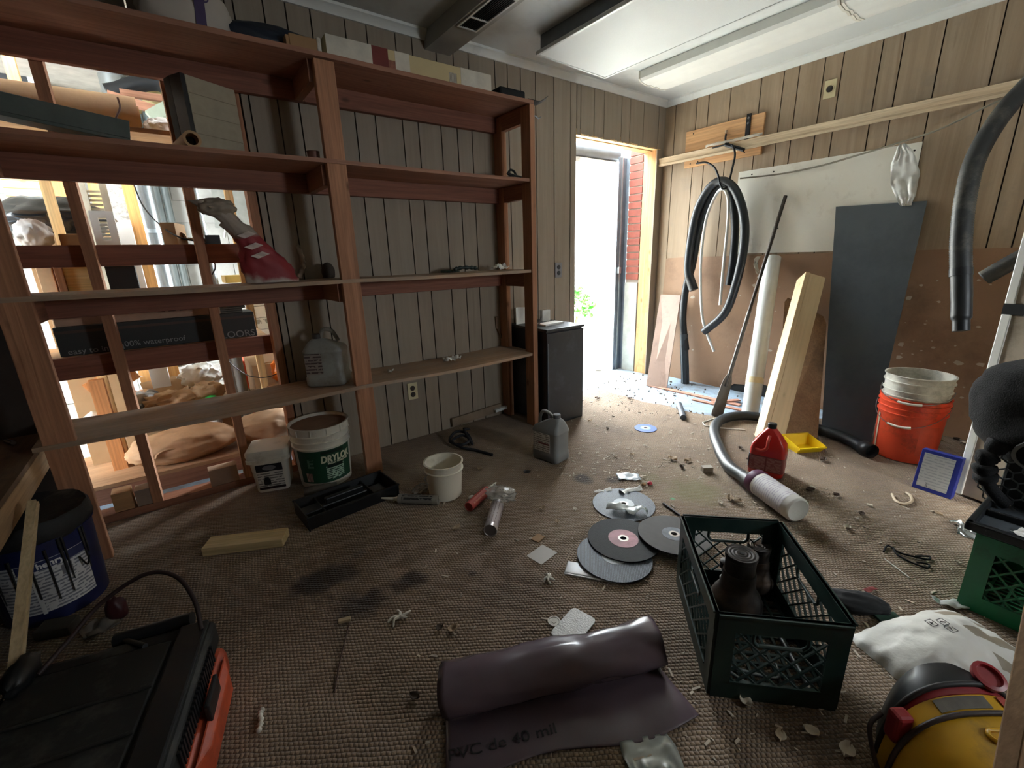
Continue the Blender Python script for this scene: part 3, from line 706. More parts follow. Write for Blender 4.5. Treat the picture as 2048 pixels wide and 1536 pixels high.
base(MB().tube(crom([(0, 0, 0.004), (.03, .01, .004), (.05, -.01, .03), (.045, -.02, .06)]), .004, 6), 'wire_clip', m_steel, T(-1.79, -.3, zt), 'bent wire clip at the front edge of the cabinet top', 'clip', smooth=60)

# ------------------------------------------------------------------ on the shelves
Z0, Z1, Z2, Z3 = 2.077, 1.646, 1.0985, .547
def onbk(px, y): return bk(px, 300, y).x
def xat(px, py, y): return bk(px, py, y).x
# top shelf
xa, xb = xat(645, 90, -.25), xat(972, 160, -.25)
t = thing('long_carton', 'long flat white and yellow carton with red print lying on the top shelf', 'box', (0, 0, Z0))
MB().box((xa, -.3, 0), (xb, -.2, .105)).build('carton', M('carton_cream', '#cbb98c', .6, var=.05), t, bevel=.002)
def seg(a, b_, nm, mt, z0=0, z1=.1055):
    x0, x1 = xa+(xb-xa)*a, xa+(xb-xa)*b_; return MB().box((x0, -.3012, z0), (x1, -.3002, z1)).build(nm, mt, t)
seg(0, .235, 'white_end', M('carton_white', '#cfc9ba', .6)); seg(.235, .325, 'red_panel', M('carton_red', '#6f2820', .6)); seg(.78, 1.0, 'white_end', M('carton_white', '#cfc9ba', .6))
seg(.325, .365, 'picture', M('carton_pic', '#8e5a45', .6, var=.3, scale=50), 0, .06); seg(.365, .45, 'white_band', M('carton_white', '#cfc9ba', .6))
seg(.70, .75, 'barcode', printed('bar_ticks', '#d5cfc0', '#4c4038', 200, 'x', .5, scale=4), .02, .07)
flatbox('black_flat_case', 'black flat case at the end of the top shelf beyond the long carton', 'case', (xat(1010, 172, -.2), -.2), (.19, .16, .075), 0, m_blackm, Z0, .01)
base(MB().grid(lambda u, v: (u*.16-.08+.02*v, v*.09-.045, .004+.05*max(0, u-.55)**1.3*2.2+.02*abs(v-.5)), 10, 6), 'curled_sandpaper', m_blackm, T(xat(1072, 190, -.3)-.02, -.3, Z0), 'curled dark sheet of sandpaper overhanging the end of the top shelf', 'sheet', solid=.002)
b = blob((.16, .09, .13), 3, .1, 2.5, 4, -.07, .06)
t = thing('cement_bag', 'white paper bag with a purple stripe standing on the top shelf', 'bag', (xat(372, 30, -.22), -.22, Z0+.075))
b.build('bag', M('bag_white', '#b9b1a6', .7, var=.06), t, smooth=80)
MB().grid(lambda u, v: (.02+u*.035+.01*v, -.094+.012*abs(v-.5)-.01*(v), v*.2-.068), 3, 8).build('purple_stripe', M('bag_purple', '#42305a', .6), t, solid=.003)
text('CS', .05, M('bag_purple', '#42305a', .6), t, T(.062, -.098, .02) @ Rx(math.pi/2) @ Rz(math.pi/2))
b = blob((.26, .12, .08), 11, .12, 2.2, 4, -.05, .05)
base(b, 'dark_blue_tarp', M('tarp_navy', '#15202e', .6), (xat(530, 55, -.14), -.14, Z0+.054), 'folded dark blue tarp heaped on the top shelf', 'tarp', smooth=80)
t = thing('open_cardboard_box', 'low brown cardboard box on the top shelf before the long carton', 'box', (xat(605, 85, -.25), -.25, Z0))
MB().box((-.07, -.06, 0), (.045, .06, .07)).build('box', m_card, t, bevel=.002); MB().box((.048, -.05, 0), (.068, .06, .085)).build('white_tube', m_whitep, t, bevel=.006)
MB().box((-.085, -.061, .0), (-.072, .05, .06)).build('flap', m_card, t)
base(blob((.16, .12, .1), 8, .15, 2, 3, -.05), 'dark_bundle', m_blackm, (-4.0, -.17, Z0+.06), 'dark bundle at the far end of the top shelf', 'bundle', smooth=80)
# second shelf
xw = xat(440, 280, -.2)
t = thing('furnace_filter', 'dusty rectangular pleated filter standing on the second shelf by the wall stud', 'filter', T(xw-.005, -.19, Z1) @ Rz(.50))
MB().box((-.105, -.02, 0), (.105, .02, .285)).build('filter', M('filter_beige', '#a39a86', .8, var=.08, scale=30), t, bevel=.002)
MB().box((-.125, -.02, 0), (-.107, .05, .285)).build('side_panel', m_black, t)
for kx in range(3): MB().box((-.10, -.0225, .07+kx*.075), (.10, -.0205, .072+kx*.075)).build('crease', M('filter_line', '#8d8470', .8), t)
for i, (px, dz) in enumerate(((352, .30), (372, .27))):
    base(MB().box((-.022, -.03, 0), (.022, .03, dz)), 'dark_board', m_blackm, T(xat(px+12, 255, -.12), -.12+.03*i, Z1) @ Rz(.3), ('tall dark board standing on the second shelf behind the filter', 'shorter dark board standing on the second shelf touching the filter')[i], 'board')
t = base(MB().shell([(.032, 0), (.032, .22), (.022, .22), (.022, 0), (.032, 0)], 24), 'cardboard_tube', m_kraft, T(xat(383, 272, -.31), -.315, Z1+.034) @ Rz(.15) @ Rx(-math.pi/2), 'short cardboard tube lying end-on on the second shelf', 'tube', smooth=40)
b = MB(); P0, P1 = bk(-60, 222, -.26), bk(262, 288, -.24)
base(MB().box((-.6, -.05, 0), (.0, .05, .012)).box((-.6, -.05, .012), (.0, -.042, .075)), 'metal_channel', M('channel_dark', '#5d6661', .5, .2), T(xat(262, 285, -.26), -.26, Z1+.001) @ Ry(.14), 'long dark metal channel lying on the second shelf', 'channel', bevel=.002)
base(MB().lathe([(.028, 0), (.028, .04), (.03, .042), (0, .044)], 18), 'small_tin', M('tin_rust', '#6e4a3c', .5, .3), (xat(626, 304, -.28), -.28, Z1), 'small rusty tin on the second shelf beside the centre post', 'tin', smooth=40)
t = thing('plastic_clamp', 'black spring clamp lying on the second shelf by the end post', 'clamp', T(xat(1035, 350, -.25), -.26, Z1+.002) @ Rz(.15))
b = MB(); b.bar((-.09, 0, .01), (.09, .01, .012), .03, .018).bar((-.09, .0, .03), (.06, .0, .018), .02, .014); b.build('jaw', m_black, t, bevel=.004)
MB().tube(crom([(-.1, 0, .03), (-.07, 0, .055), (-.04, 0, .05), (-.02, 0, .03)]), .007, 8).build('handle', m_black, t, smooth=60)
# third shelf
xr = xat(520, 550, -.22)
t = thing('red_bag', 'twisted red and white cement bag with a crumpled open neck on the middle shelf', 'bag', T(xr, -.2, Z2))
def bagfn(u, v):
    a = 2*math.pi*u; zz = v*.36
    w_ = .112*(1-v*.72)+.012*math.sin(v*9); 
    if v > .74: w_ = .04+.02*((v-.74)/.26)
    cx = .05-.19*v*v-.02*v; d_ = .045*(1-.55*v)
    k = 1+.16*nz((math.cos(a), math.sin(a), v*3), 3, 4)+.10*abs(nz((math.cos(a)*2, math.sin(a)*2, v*5), 4, 6))
    return (cx+w_*k*math.cos(a), d_*k*math.sin(a)*1.2, zz)
b = MB().grid(bagfn, 40, 32); b.f = [f for f in b.f]
kk = NT('bag_red_print'); tcx = kk.n('ShaderNodeTexCoord'); sx = kk.n('ShaderNodeSeparateXYZ'); kk.l(tcx, 'Object', sx, 0)
nn = kk.n('ShaderNodeTexNoise', i_Scale=10.0, i_Detail=4.0); kk.l(tcx, 'Object', nn, 0)
s1 = kk.n('ShaderNodeMath', operation='MULTIPLY_ADD'); s1.inputs[1].default_value = .12; kk.l(nn, 0, s1, 0); kk.l(sx, 'Z', s1, 2)
rp = kk.ramp(s1, 0, [(.075, lin('#b9aea2')), (.10, lin('#8c2b30')), (.27, lin('#8f3036')), (.29, lin('#a2968a'))]); kk.l(rp, 0, kk.b, 'Base Color'); kk.b.inputs['Roughness'].default_value = .6
b.build('bag', kk.m, t, smooth=70)
for i, (x, z, h) in enumerate(((-.02, .2, .06), (.0, .15, .05), (.02, .11, .045))):
    MB().grid(lambda u, v, x=x, z=z, h=h: (x+u*.05-.02-.03*v, -.075+.035*(z+v*h)*2.2+.004*math.sin(u*5), z+v*.012+u*.02), 5, 2).build('white_lettering', M('bag_letter', '#c9b9b0', .6), t)
b = blob((.075, .045, .04), 21, .2, 2.2, 4, None, .15); b.build('neck_fold', M('bag_grey', '#8c8173', .7), t, smooth=60, loc=(-.12, 0, .335))
base(MB().tube(crom([(-.07, 0, .0), (-.03, .02, .012), (.05, .01, .012), (.1, 0, .006)]), [.008, .013, .013, .008]*6+[.008], 8), 'pry_bar', M('tool_green', '#24302c', .5), T(xat(925, 538, -.18), -.2, Z2+.013), 'dark green tool handle lying on the middle shelf', 'tool', smooth=50)
base(MB().lathe([(.06, 0), (.062, .006), (.06, .014), (.05, .016), (0, .016)], 24), 'green_disc_lid', M('lid_green', '#27382f', .5), (xat(905, 540, -.14), -.11, Z2), 'dark green round lid on the middle shelf', 'lid', smooth=40)
base(crumple(10, 8, .12, .07, 31, .03, 30), 'crumpled_tissue', m_paper, T(xat(1000, 540, -.2), -.2, Z2+.004), 'crumpled white tissue on the middle shelf near the end post', 'paper', solid=.001, smooth=60)
base(MB().tube(crom([(0, 0, 0), (.025, 0, .05), (.03, 0, .1), (.02, 0, .15), (.03, 0, .16)]), [.012, .014, .012, .01]*8+[.006], 8), 'curved_offcut', M('offcut_pale', '#8e8070', .7), T(xat(598, 550, -.05), -.045, Z2+.01), 'curved pale offcut standing on the middle shelf behind the red bag', 'offcut', smooth=60)
base(blob((.035, .035, .05), 5, .1, 3, 3, -.03), 'dark_lump', M('lump_brown', '#3b3129', .8), (xat(658, 540, -.1), -.08, Z2+.032), 'dark brown lump on the middle shelf behind the centre post', 'lump', smooth=80)
# lowest shelf
base(crumple(10, 8, .11, .06, 37, .03, 34), 'crumpled_wrapper', m_paper, T(xat(903, 715, -.2), -.2, Z3+.0), 'crumpled white wrapper on the lowest shelf', 'paper', solid=.001, smooth=60)
base(crumple(6, 5, .05, .04, 39, .02, 34), 'paper_pellet', m_paper, T(xat(780, 728, -.2), -.2, Z3-.004), 'small white paper pellet on the lowest shelf', 'paper', solid=.001, smooth=60)
base(MB().bar((0, 0, 0), (-.05, .0, .10), .022, .01).bar((-.05, 0, .10), (-.055, 0, .19), .022, .01), 'bent_trim_stick', M('stick_brown', '#6e5843', .7), T(xat(1008, 688, -.02), -.012, Z3+.03), 'thin bent strip leaning on the panelling above the lowest shelf', 'strip')
base(MB().bar((0, 0, 0), (.43, .0, .02), .02, .06), 'loose_baseboard', M('base_tan', '#85735f', .7), T(-2.34, -.022, .05), 'loose tan strip of baseboard propped along the foot of the panelling', 'baseboard')
base(MB().box((0, 0, 0), (.11, .03, .02)), 'white_trim_scrap', m_white, T(-1.98, -.06, .05) @ Ry(-.08), 'short white trim scrap by the foot of the panelling', 'trim')
# ------------------------------------------------------------------ milk crates
def crate(name, label, m, L, Wd, H, mat, slot_long=True):
    t = thing(name, label, 'crate', m)
    th = .007
    def wall(o, xd, n, ln, parent_name='side'):
        """one lattice wall: o = lower corner, xd along, n outward"""
        o, xd, n = Vector(o), Vector(xd), Vector(n); up = Vector((0, 0, 1))
        def P(u, z, d=0): return o+xd*u+up*z+n*d
        def slab(bm_, u0, z0, u1, z1, d0=0, d1=th):
            bm_.hexa([P(u0, z0, d0), P(u1, z0, d0), P(u1, z0, d1), P(u0, z0, d1)], [P(u0, z1, d0), P(u1, z1, d0), P(u1, z1, d1), P(u0, z1, d1)])
        cw, rimh, both = .045, .055, .055
        s = MB(); slab(s, 0, 0, cw, H-rimh); slab(s, ln-cw, 0, ln, H-rimh); slab(s, cw, 0, ln-cw, both); slab(s, 0, H-rimh, ln, H, -.001, th+.001)
        slab(s, 0, H-.006, ln, H, -.002, th+.006); slab(s, cw, both+.0, ln-cw, both+.005, 0, th+.003)
        wo = s.build(parent_name, mat, t)
        su0, su1, sz0, sz1 = ln/2-.065, ln/2+.065, H-rimh-.038, H-rimh
        hd = MB(); hd.tube([P(su0+.012, sz0, th/2), P(su1-.012, sz0, th/2)], .005, 6); hd.tube(crom([P(su0, sz1, th/2), P(su0, sz0+.014, th/2), P(su0+.012, sz0, th/2)]), .005, 6); hd.tube(crom([P(su1, sz1, th/2), P(su1, sz0+.014, th/2), P(su1-.012, sz0, th/2)]), .005, 6)
        hd.build('handle_rim', mat, wo, smooth=60)
        lt = MB(); u0, u1, z0, z1 = cw, ln-cw, both, H-rimh; sp = .052; stp = .004
        for sg in (1, -1):
            k0 = -int((u1-u0+z1-z0)/sp)-1
            for k in range(k0, -k0):
                run = []
                q = 0
                c = k*sp
                pts = []
                zz = z0
                while zz <= z1+1e-6:
                    uu = u0+c+sg*(zz-z0); ins = u0 <= uu <= u1 and not (su0-.002 < uu < su1+.002 and zz > sz0-.001)
                    if ins: pts.append((uu, zz))
                    if (not ins or zz+stp > z1+1e-6) and len(pts) > 1:
                        lt.bar(P(*pts[0], th/2), P(*pts[-1], th/2), .0045, .006, n); pts = []
                    elif not ins: pts = []
                    zz += stp
        if lt.v: lt.build('lattice', mat, wo)['kind'] = 'stuff'
    a, b_ = L/2, Wd/2
    wall((-a, -b_, 0), (1, 0, 0), (0, -1, 0), L, 'long_side'); wall((-a, b_, 0), (1, 0, 0), (0, 1, 0), L, 'long_side')
    wall((-a, -b_, 0), (0, 1, 0), (-1, 0, 0), Wd, 'short_side'); wall((a, -b_, 0), (0, 1, 0), (1, 0, 0), Wd, 'short_side')
    f = MB()
    for k in range(13): f.box((-a+L*k/13+.004, -b_, .004), (-a+L*k/13+.012, b_, .010))
    for k in range(9): f.box((-a, -b_+Wd*k/9+.004, .005), (a, -b_+Wd*k/9+.012, .011))
    f.build('floor_grid', mat, t)
    return t
m_crd = M('crate_dark', '#1c302c', .36, var=.15, dirt='#33433f', dirtamt=.25)
m_crg = M('crate_green', '#17744a', .4, var=.12, dirt='#0f3b28', dirtamt=.3)
cA, cB, cC, cD = Vector((-2.808, -2.248, 0)), Vector((-2.567, -2.467, 0)), Vector((-2.248, -2.151, 0)), Vector((-2.481, -1.946, 0))
ld = ((cC-cB)+(cD-cA)).normalized(); wd_ = ((cA+cB+cC+cD)/4)
CM = T(wd_.x, wd_.y, FZ) @ Rz(math.atan2(ld.y, ld.x))
crate('milk_crate', 'dark green milk crate holding two bottle jacks in the middle of the carpet', CM, .445, .312, .275, m_crd)
# bottle jacks
m_jack = M('jack_iron', '#37322f', .45, .55, var=.2, dirt='#5c4a3c', dirtamt=.4)
def jack(label, m, s, ram=True):
    t = thing('bottle_jack', label, 'jack', m @ Matrix.Scale(s, 4))
    MB().box((-.075, -.06, 0), (.075, .06, .014)).build('base_plate', m_jack, t, bevel=.006)
    MB().lathe([(.070, .014), (.078, .03), (.079, .05), (.070, .072), (.056, .092), (.051, .11), (.049, .15), (.048, .158), (0, .158)], 30).build('body', m_jack, t, smooth=40)
    if ram:
        r_m = MB().lathe([(.044, .158), (.045, .205), (.0475, .208), (.0475, .222)] + [(.0475-.0052*k-(.002), .222-.0015*(k % 2)) for k in range(8)] + [(.0, .2215)], 30).build('saddle', m_jack, t, smooth=30)
        MB().lathe([(.006, .2218), (.006, .2228), (0, .2228)], 12).build('screw', m_black, t)
    p = MB(); p.lathe([(.022, .014), (.022, .07), (.017, .075), (.017, .115), (.025, .12), (.026, .135), (.018, .142), (0, .143)], 20, T(.062, .035, 0)); p.build('pump', m_jack, t, smooth=40)
    MB().cyl((.062, -.02, .09), (.062, .06, .12), .008, n=10).build('pump_socket', m_jack, t)
c1 = fl(1483, 1112, .235); jack('larger iron bottle jack with a ringed round saddle standing in the dark crate', T(c1.x, c1.y, FZ+.0115) @ Rz(.4), 1.02)
c2 = fl(1526, 1110, .19); jack('shorter iron bottle jack behind the larger one in the dark crate', T(c2.x+.04, c2.y+.03, FZ+.0115) @ Rz(2.5), .78)
b = MB(M=CM)
t = base(MB().tube([(-.19, -.11, .02), (-.02, -.10, .02)], .007, 8), 'jack_handle_bar', m_steel, CM, 'steel rod lying along the bottom of the dark crate', 'rod', smooth=60)
t = base(MB().tube(crom([(-.2, .05, .02), (-.15, .09, .02), (-.17, -.03, .022), (-.12, -.05, .02)]), .005, 8), 'looped_cable', m_steel, CM, 'pale looped cable on the bottom of the dark crate', 'cable', smooth=60)

# green crate, tray, cage and jacket at the edge
g0 = fl(1926, 1236); g1 = fl(1962, 1243)
GM = T(-1.855+.165, -2.60-.21, FZ) @ Rz(-.06)
crate('milk_crate', 'bright green milk crate under the black tray and jacket', GM, .33, .42, .278, m_crg)
GZ = FZ+.2795
t = thing('black_tray', 'black plastic tray lying on top of the bright green crate', 'tray', T(-1.66, -2.775, GZ) @ Rz(-.06))
MB().box((-.2, -.24, 0), (.17, .2, .006)).build('tray_floor', M('tray_floor', '#4a4f53', .45, var=.15), t)
b = MB().box((-.21, -.25, 0), (-.185, .21, .03)).box((.16, -.25, 0), (.18, .21, .03)).box((-.21, -.25, 0), (.18, -.23, .03)).box((-.21, .19, 0), (.18, .21, .03)).box((-.06, -.23, 0), (-.045, .19, .028)); b.build('tray_rim', m_black, t, bevel=.005)
base(crumple(8, 6, .07, .05, 61, .012, 30), 'paper_scrap', m_paper, T(-1.79, -2.69, GZ+.0075) @ Rz(1), 'torn white paper scrap lying on the black tray', 'paper', solid=.0008)
base(crumple(6, 5, .05, .04, 63, .012, 30), 'paper_scrap', m_paper, T(-1.79, -2.76, GZ+.0075) @ Rz(2), 'second torn white scrap on the tray nearer the frame edge', 'paper', solid=.0008)
t = thing('mesh_cage', 'black plastic cage with honeycomb openings standing behind the tray on the crate', 'cage', T(-1.60, -2.735, GZ+.0065) @ Rz(-.1))
hx = MB(); s_ = .021
for r_ in range(6):
    for q in range(9):
        cy = -.13+q*s_*1.732+(r_ % 2)*s_*.866; cz = .0+.02+r_*s_*1.5
        pts = [Vector((0, cy+s_*math.sin(math.pi/3*i), cz+s_*math.cos(math.pi/3*i))) for i in range(7)]
        for i in range(3): hx.bar(pts[i], pts[i+1], .004, .004, (1, 0, 0))
m_grille = M('grille_grey', '#6d7276', .4, .3)
hx.build('honeycomb', m_grille, t)['kind'] = 'stuff'
MB().box((.01, -.15, 0), (.11, .15, .2)).build('cage_body', m_black, t, bevel=.01)
m_fle = M('fleece_black', '#0d0d10', .95, var=.5, scale=40, bump=.6)
t = thing('fleece_jacket', 'black fleece jacket with a zip edge draped in a heap above the green crate', 'jacket', (-1.55, -2.675, 0))
def jfn(u, v):
    a = math.pi*2*u; ph = math.pi*(v-.5)
    r1, r2 = .13, .21
    p = Vector((r1*math.cos(ph)*math.cos(a), r2*math.cos(ph)*math.sin(a), .19*math.sin(ph)))
    d = 1+.16*nz(p, 6, 3)+.10*abs(nz(p, 11, 4))
    p *= d; p.x += -.05*math.sin(ph*1.3); p.y += .03*math.sin(ph*2)
    return (p.x, p.y, .635+p.z+(-.03 if p.z < 0 else 0))
MB().grid(jfn, 40, 28).build('jacket_body', m_fle, t, smooth=80)
zp = [jfn(.47-.06*math.sin(k*.5), .1+.7*k/12) for k in range(13)]
zz = MB().tube(crom([Vector(q)+Vector((-.006, .0, 0)) for q in zp], 5), .006, 6).build('zip', m_black, t, smooth=60)
te = MB()
for q in crom([Vector(q)+Vector((-.006, 0, 0)) for q in zp], 9): te.box(q-Vector((.009, .005, .0022)), q+Vector((.003, .005, .0022)))
te.build('zip_teeth', m_steel, zz)['kind'] = 'stuff'
MB().tube(crom([(-.08, .11, .53), (-.10, .13, .47), (-.10, .125, .42), (-.085, .11, .375), (-.08, .09, .345), (-.06, .06, .31)]), [.032, .034, .03, .03, .026, .02]*4+[.02]*17, 10).build('sleeve', m_fle, t, smooth=70)

# ------------------------------------------------------------------ fridge at the right edge
t = thing('refrigerator', 'old almond refrigerator with a black gap between its two doors', 'refrigerator', T(-.913, -2.42, FZ) @ Rz(-.30))
m_alm = M('fridge_almond', '#b7ab98', .45, var=.05, dirt='#8d8271', dirtamt=.35); m_fe = M('fridge_edge_lit', '#e6e6e0', .4, var=.03)
def door(nm, z0, z1):
    d = MB().box((.004, -.70, z0), (.055, .0, z1)).build(nm, m_alm, t, bevel=.006)
    MB().box((-.002, -.03, z0), (.02, .003, z1)).build('door_edge_lit', m_fe, d, bevel=.004); return d  # edge painted whiter than the door to show doorway light falling on it
d1 = door('lower_door', .01, .872); d2 = door('upper_door', .917, 1.55)
MB().box((.0, -.70, .872), (.05, .004, .917)).build('gap_band', m_black, t)
MB().box((.06, -.70, 0), (.62, 0.0, 1.56)).build('cabinet', m_alm, t, bevel=.01)
MB().box((-.03, -.16, .95), (.004, -.115, 1.25)).build('handle', M('handle_grey', '#9da1a2', .35, .4), d2, bevel=.006)
# ------------------------------------------------------------------ right wall: boards and sheets leaning or fixed
def sheet_wall(name, label, cat, y0, z0, y1, z1, x, th, mat):
    return base(MB().box((x-th, min(y0, y1), z0), (x, max(y0, y1), z1)), name, mat, (0, 0, 0), label, cat)
m_mas = M('masonite', '#94745a', .5, var=.1, scale=4, dirt='#775b45', dirtamt=.3, dscale=3, bump=.1)
# hardboard wainscot with a broken lower edge
pz = [(-.06, .0), (-.10, 1.125), (-.30, 1.132), (-2.6, 1.152), (-2.6, 0), (-1.36, 0), (-1.30, .06), (-1.18, .10), (-1.05, .105), (-.95, .07), (-.86, .06), (-.80, 0)]
b = MB(M=Matrix(((0, 0, 1, 0), (1, 0, 0, 0), (0, 1, 0, 0), (0, 0, 0, 1)))); b.prism(pz, -.0085, -.0035)
hb = base(b, 'hardboard_sheet', m_mas, (0, 0, 0), 'long brown hardboard sheet covering the lower right wall, chipped and paint-spattered', 'hardboard')
MB().box((-.0035, -1.36, 0), (-.0031, -.8, .11)).build('gap_shade', m_blackm, hb)  # black strip painted in as the shade of the hole under the broken edge
pt = MB()
for k in range(80):
    y = R.gauss(-2.05, .18); z = R.uniform(.15, 1.0); s = R.choice([.004, .006, .010, .018])
    if R.random() < .18: y = R.uniform(-1.3, -.4)
    a = R.random()*3
    pt.add([(-.0092, y+s*math.cos(a+i*1.047)*R.uniform(.6, 1.5), z+s*.7*math.sin(a+i*1.047)*R.uniform(.6, 1.4)) for i in range(6)], [tuple(range(6))])
pt.build('paint_spatter', M('spatter', '#b7aa98', .7), hb)['kind'] = 'stuff'
wp = sheet_wall('panelling_sheet', 'white sheet of panelling board nailed above the brown hardboard', 'panel', -.715, 1.152, -1.82, 1.772, -.0035, .006, M('panel_white', '#e2dfd3', .5, var=.03, scale=3, dirt='#c6bfb0', dirtamt=.15, dscale=3))
for y, z in ((-.82, 1.74), (-.98, 1.735), (-1.79, 1.73), (-1.80, 1.45), (-1.06, 1.33)):
    MB().lathe([(0, 0), (.006, 0), (.005, .002), (0, .0025)], 10, T(-.0095, y, z) @ Ry(-math.pi/2)).build('nail', m_blackm, wp)
# plywood hook board
t = base(MB().box((-.024, -.875, 1.872), (-.0035, -.232, 2.155)), 'hook_board', W('plywood_pale', '#c08f5e', '#d2a474', 'y', freq=8), (0, 0, 0), 'pale plywood board screwed high on the right wall carrying iron hooks', 'board', bevel=.002)
for y, z in ((-.30, 2.13), (-.29, 1.90), (-.36, 1.905), (-.75, 1.905)): MB().lathe([(0, 0), (.006, 0), (0, .002)], 10, T(-.0242, y, z) @ Ry(-math.pi/2)).build('screw', m_blackm, t)
def wpt(px, py, off): return rt(px, py, -off)
st = thing('iron_strap', 'black iron bracket strap bolted near the upper edge of the hook board', 'bracket', (-.0245, -.76, 2.05))
MB().box((-.008, -.018, -.12), (0, .018, .12)).build('strap', M('iron_black', '#1b1c1f', .45, .4), st, bevel=.004)
for z in (.09, .055): MB().lathe([(.009, 0), (.007, .005), (0, .006)], 12, T(-.008, 0, z) @ Ry(-math.pi/2)).build('bolt', m_steel, st)
# batten strip running along the wall
b0, b1 = rt(1308, 328, -.075), rt(2120, 150, -.075)
t = thing('moulding_strip', 'long pale wood moulding strip running along the right wall in front of the hook board', 'moulding', (0, 0, 0))
m_mld = W('moulding_pale', '#b79f80', '#d2bfa0', 'y', knots=False)
pr = [(0, -.034), (-.014, -.034), (-.018, -.02), (-.012, -.008), (-.012, .008), (-.02, .03), (-.012, .034), (0, .034)]
y0_, y1_ = .0, -2.9
MB().loft([[Vector((-.055+u, y, 1.953+v)) for u, v in pr] for y in (-.006, y1_)]).build('strip', m_mld, t, smooth=25)
MB().grid(lambda u, v: (-.075-.006*math.sin(u*9)-.002*v, -.45-.45*u, 1.988+v*.02+.012*abs(nz((u*5, v, 0), 2))), 16, 3).build('plastic_wrap', M('film_clear', '#c9c3b5', .3, alpha=.6), t, smooth=60, solid=.001)
for y in (-.2, -.85, -1.7, -2.6): MB().box((-.055, y-.012, 1.94), (-.003, y+.012, 1.965)).build('stand_off', m_mld, t)
# iron hooks with hoses
m_iron = M('iron_hook', '#1a1d22', .35, .5); m_hose = M('hose_black', '#20262b', .4, var=.15)
HX = .17
def hpt(px, py, off=HX): return rt(px, py, -off)
t = thing('wall_hook', 'black iron hook fixed through the hook board, carrying the looped hoses', 'hook', (0, 0, 0))
MB().tube(crom([hpt(1452, 268, .035), hpt(1451, 280, .05), hpt(1457, 288, .07), hpt(1466, 292, .085), hpt(1470, 310, .11), hpt(1465, 335, .14), hpt(1461, 352, .17), hpt(1455, 372, .19), hpt(1446, 378, .2), hpt(1440, 368, .2), hpt(1436, 350, .2), hpt(1428, 334, .2), hpt(1412, 325, .2), hpt(1393, 327, .2)]), .0075, 8).build('rod', m_iron, t, smooth=60)
MB().tube([hpt(1450, 289, .075), hpt(1488, 300, .075)], .014, 8).build('grip', m_iron, t, smooth=60)
MB().tube([hpt(1425, 296, .078), hpt(1452, 289, .078)], .006, 8).build('shank', m_iron, t, smooth=60)
MB().lathe([(.009, 0), (.009, .02), (0, .022)], 10, T(hpt(1452, 266, .035))).build('tip', M('tip_tan', '#b9a184', .6), t)
def hose(name, label, pts, r, mat=m_hose, ribs=0, n=12, k=8, cat='hose'):
    P = crom(pts, k); N = len(P)
    rad = r if not ribs else [r*(1+ribs*(i % 2)) for i in range(N)]
    t = thing(name, label, cat, (0, 0, 0)); MB().tube(P, rad, n).build('tube', mat, t, smooth=60 if not ribs else 80); return t, P
h1, _ = hose('hanging_hose', 'black vacuum hose looped over the wall hook, its long end hanging down the hardboard', [hpt(1385, 578, .16), hpt(1376, 540, .16), hpt(1382, 480, .16), hpt(1395, 420, .16), hpt(1420, 375, .165), hpt(1445, 362, .17), hpt(1470, 380, .165), hpt(1487, 430, .16), hpt(1488, 490, .16), hpt(1474, 560, .16), hpt(1450, 625, .16), hpt(1408, 664, .17)], .033)
MB().tube([hpt(1378, 552, .16), hpt(1388, 580, .16)], .038, 14).build('cuff', m_black, h1, smooth=60)
h2, _ = hose('hanging_hose', 'second black hose on the wall hook hanging straight to a long ribbed nozzle', [hpt(1372, 700, .10), hpt(1366, 640, .10), hpt(1372, 575, .10), hpt(1385, 530, .10), hpt(1400, 450, .115), hpt(1425, 390, .125), hpt(1447, 372, .125), hpt(1462, 390, .115), hpt(1470, 450, .10), hpt(1466, 520, .10), hpt(1458, 570, .10)], .03)
b = MB(); P = [hpt(1368, 668, .10), hpt(1368, 690, .10), hpt(1370, 740, .10), hpt(1371, 802, .11)]; b.tube(P, [.036, .033, .034, .031], 16); nzz = b.build('nozzle', M('nozzle_grey', '#3d464c', .5), h2, smooth=50)
for kx in range(8):
    a = math.pi*2*kx/8; MB().tube([p+Vector((math.cos(a)*.034, math.sin(a)*.034, 0)) for p in P[1:]], .003, 5).build('rib', M('nozzle_grey', '#3d464c', .5), nzz)
h3, _ = hose('clear_tube', 'thin clear plastic tube hanging inside the black hose loop', [hpt(1428, 703, .17), hpt(1408, 650, .17), hpt(1402, 600, .17), hpt(1402, 520, .17), hpt(1412, 440, .17), hpt(1432, 390, .17), hpt(1447, 378, .19), hpt(1456, 400, .17), hpt(1455, 450, .17), hpt(1446, 540, .17), hpt(1440, 610, .17)], .011, M('tube_clear', '#cfd0cc', .2, var=.03), cat='tube')
# rope across the panel and the plastic scrap on it
P = crom([hpt(1480, 357, .12), hpt(1560, 348, .03), hpt(1640, 332, .03), hpt(1710, 312, .05), hpt(1790, 288, .06), hpt(1880, 258, .06), hpt(1990, 205, .06), hpt(2070, 178, .06)], 6)
base(MB().tube(P, .006, 6), 'strung_rope', M('cord_grey', '#8d8778', .8), (0, 0, 0), 'grey cord strung across the white panel from the hook to the frame edge', 'rope', smooth=60)
def plf(u, v):
    w_ = .02+.075*math.sin(math.pi*min(1, u*.85+.12))**.8; a, c_ = hpt(1806, 288, .05), hpt(1812, 412, .045); p = a+(c_-a)*u
    return (p.x-.018*nz((u*4, v*3, 0), 2, 4)-.008, p.y+(v-.5)*w_*1.5+.012*nz((u*5, 1, 2), 1.5)+(.05*(1-u)**4*(.5-v)), p.z+.006*nz((v*4, u*2, 2), 2))
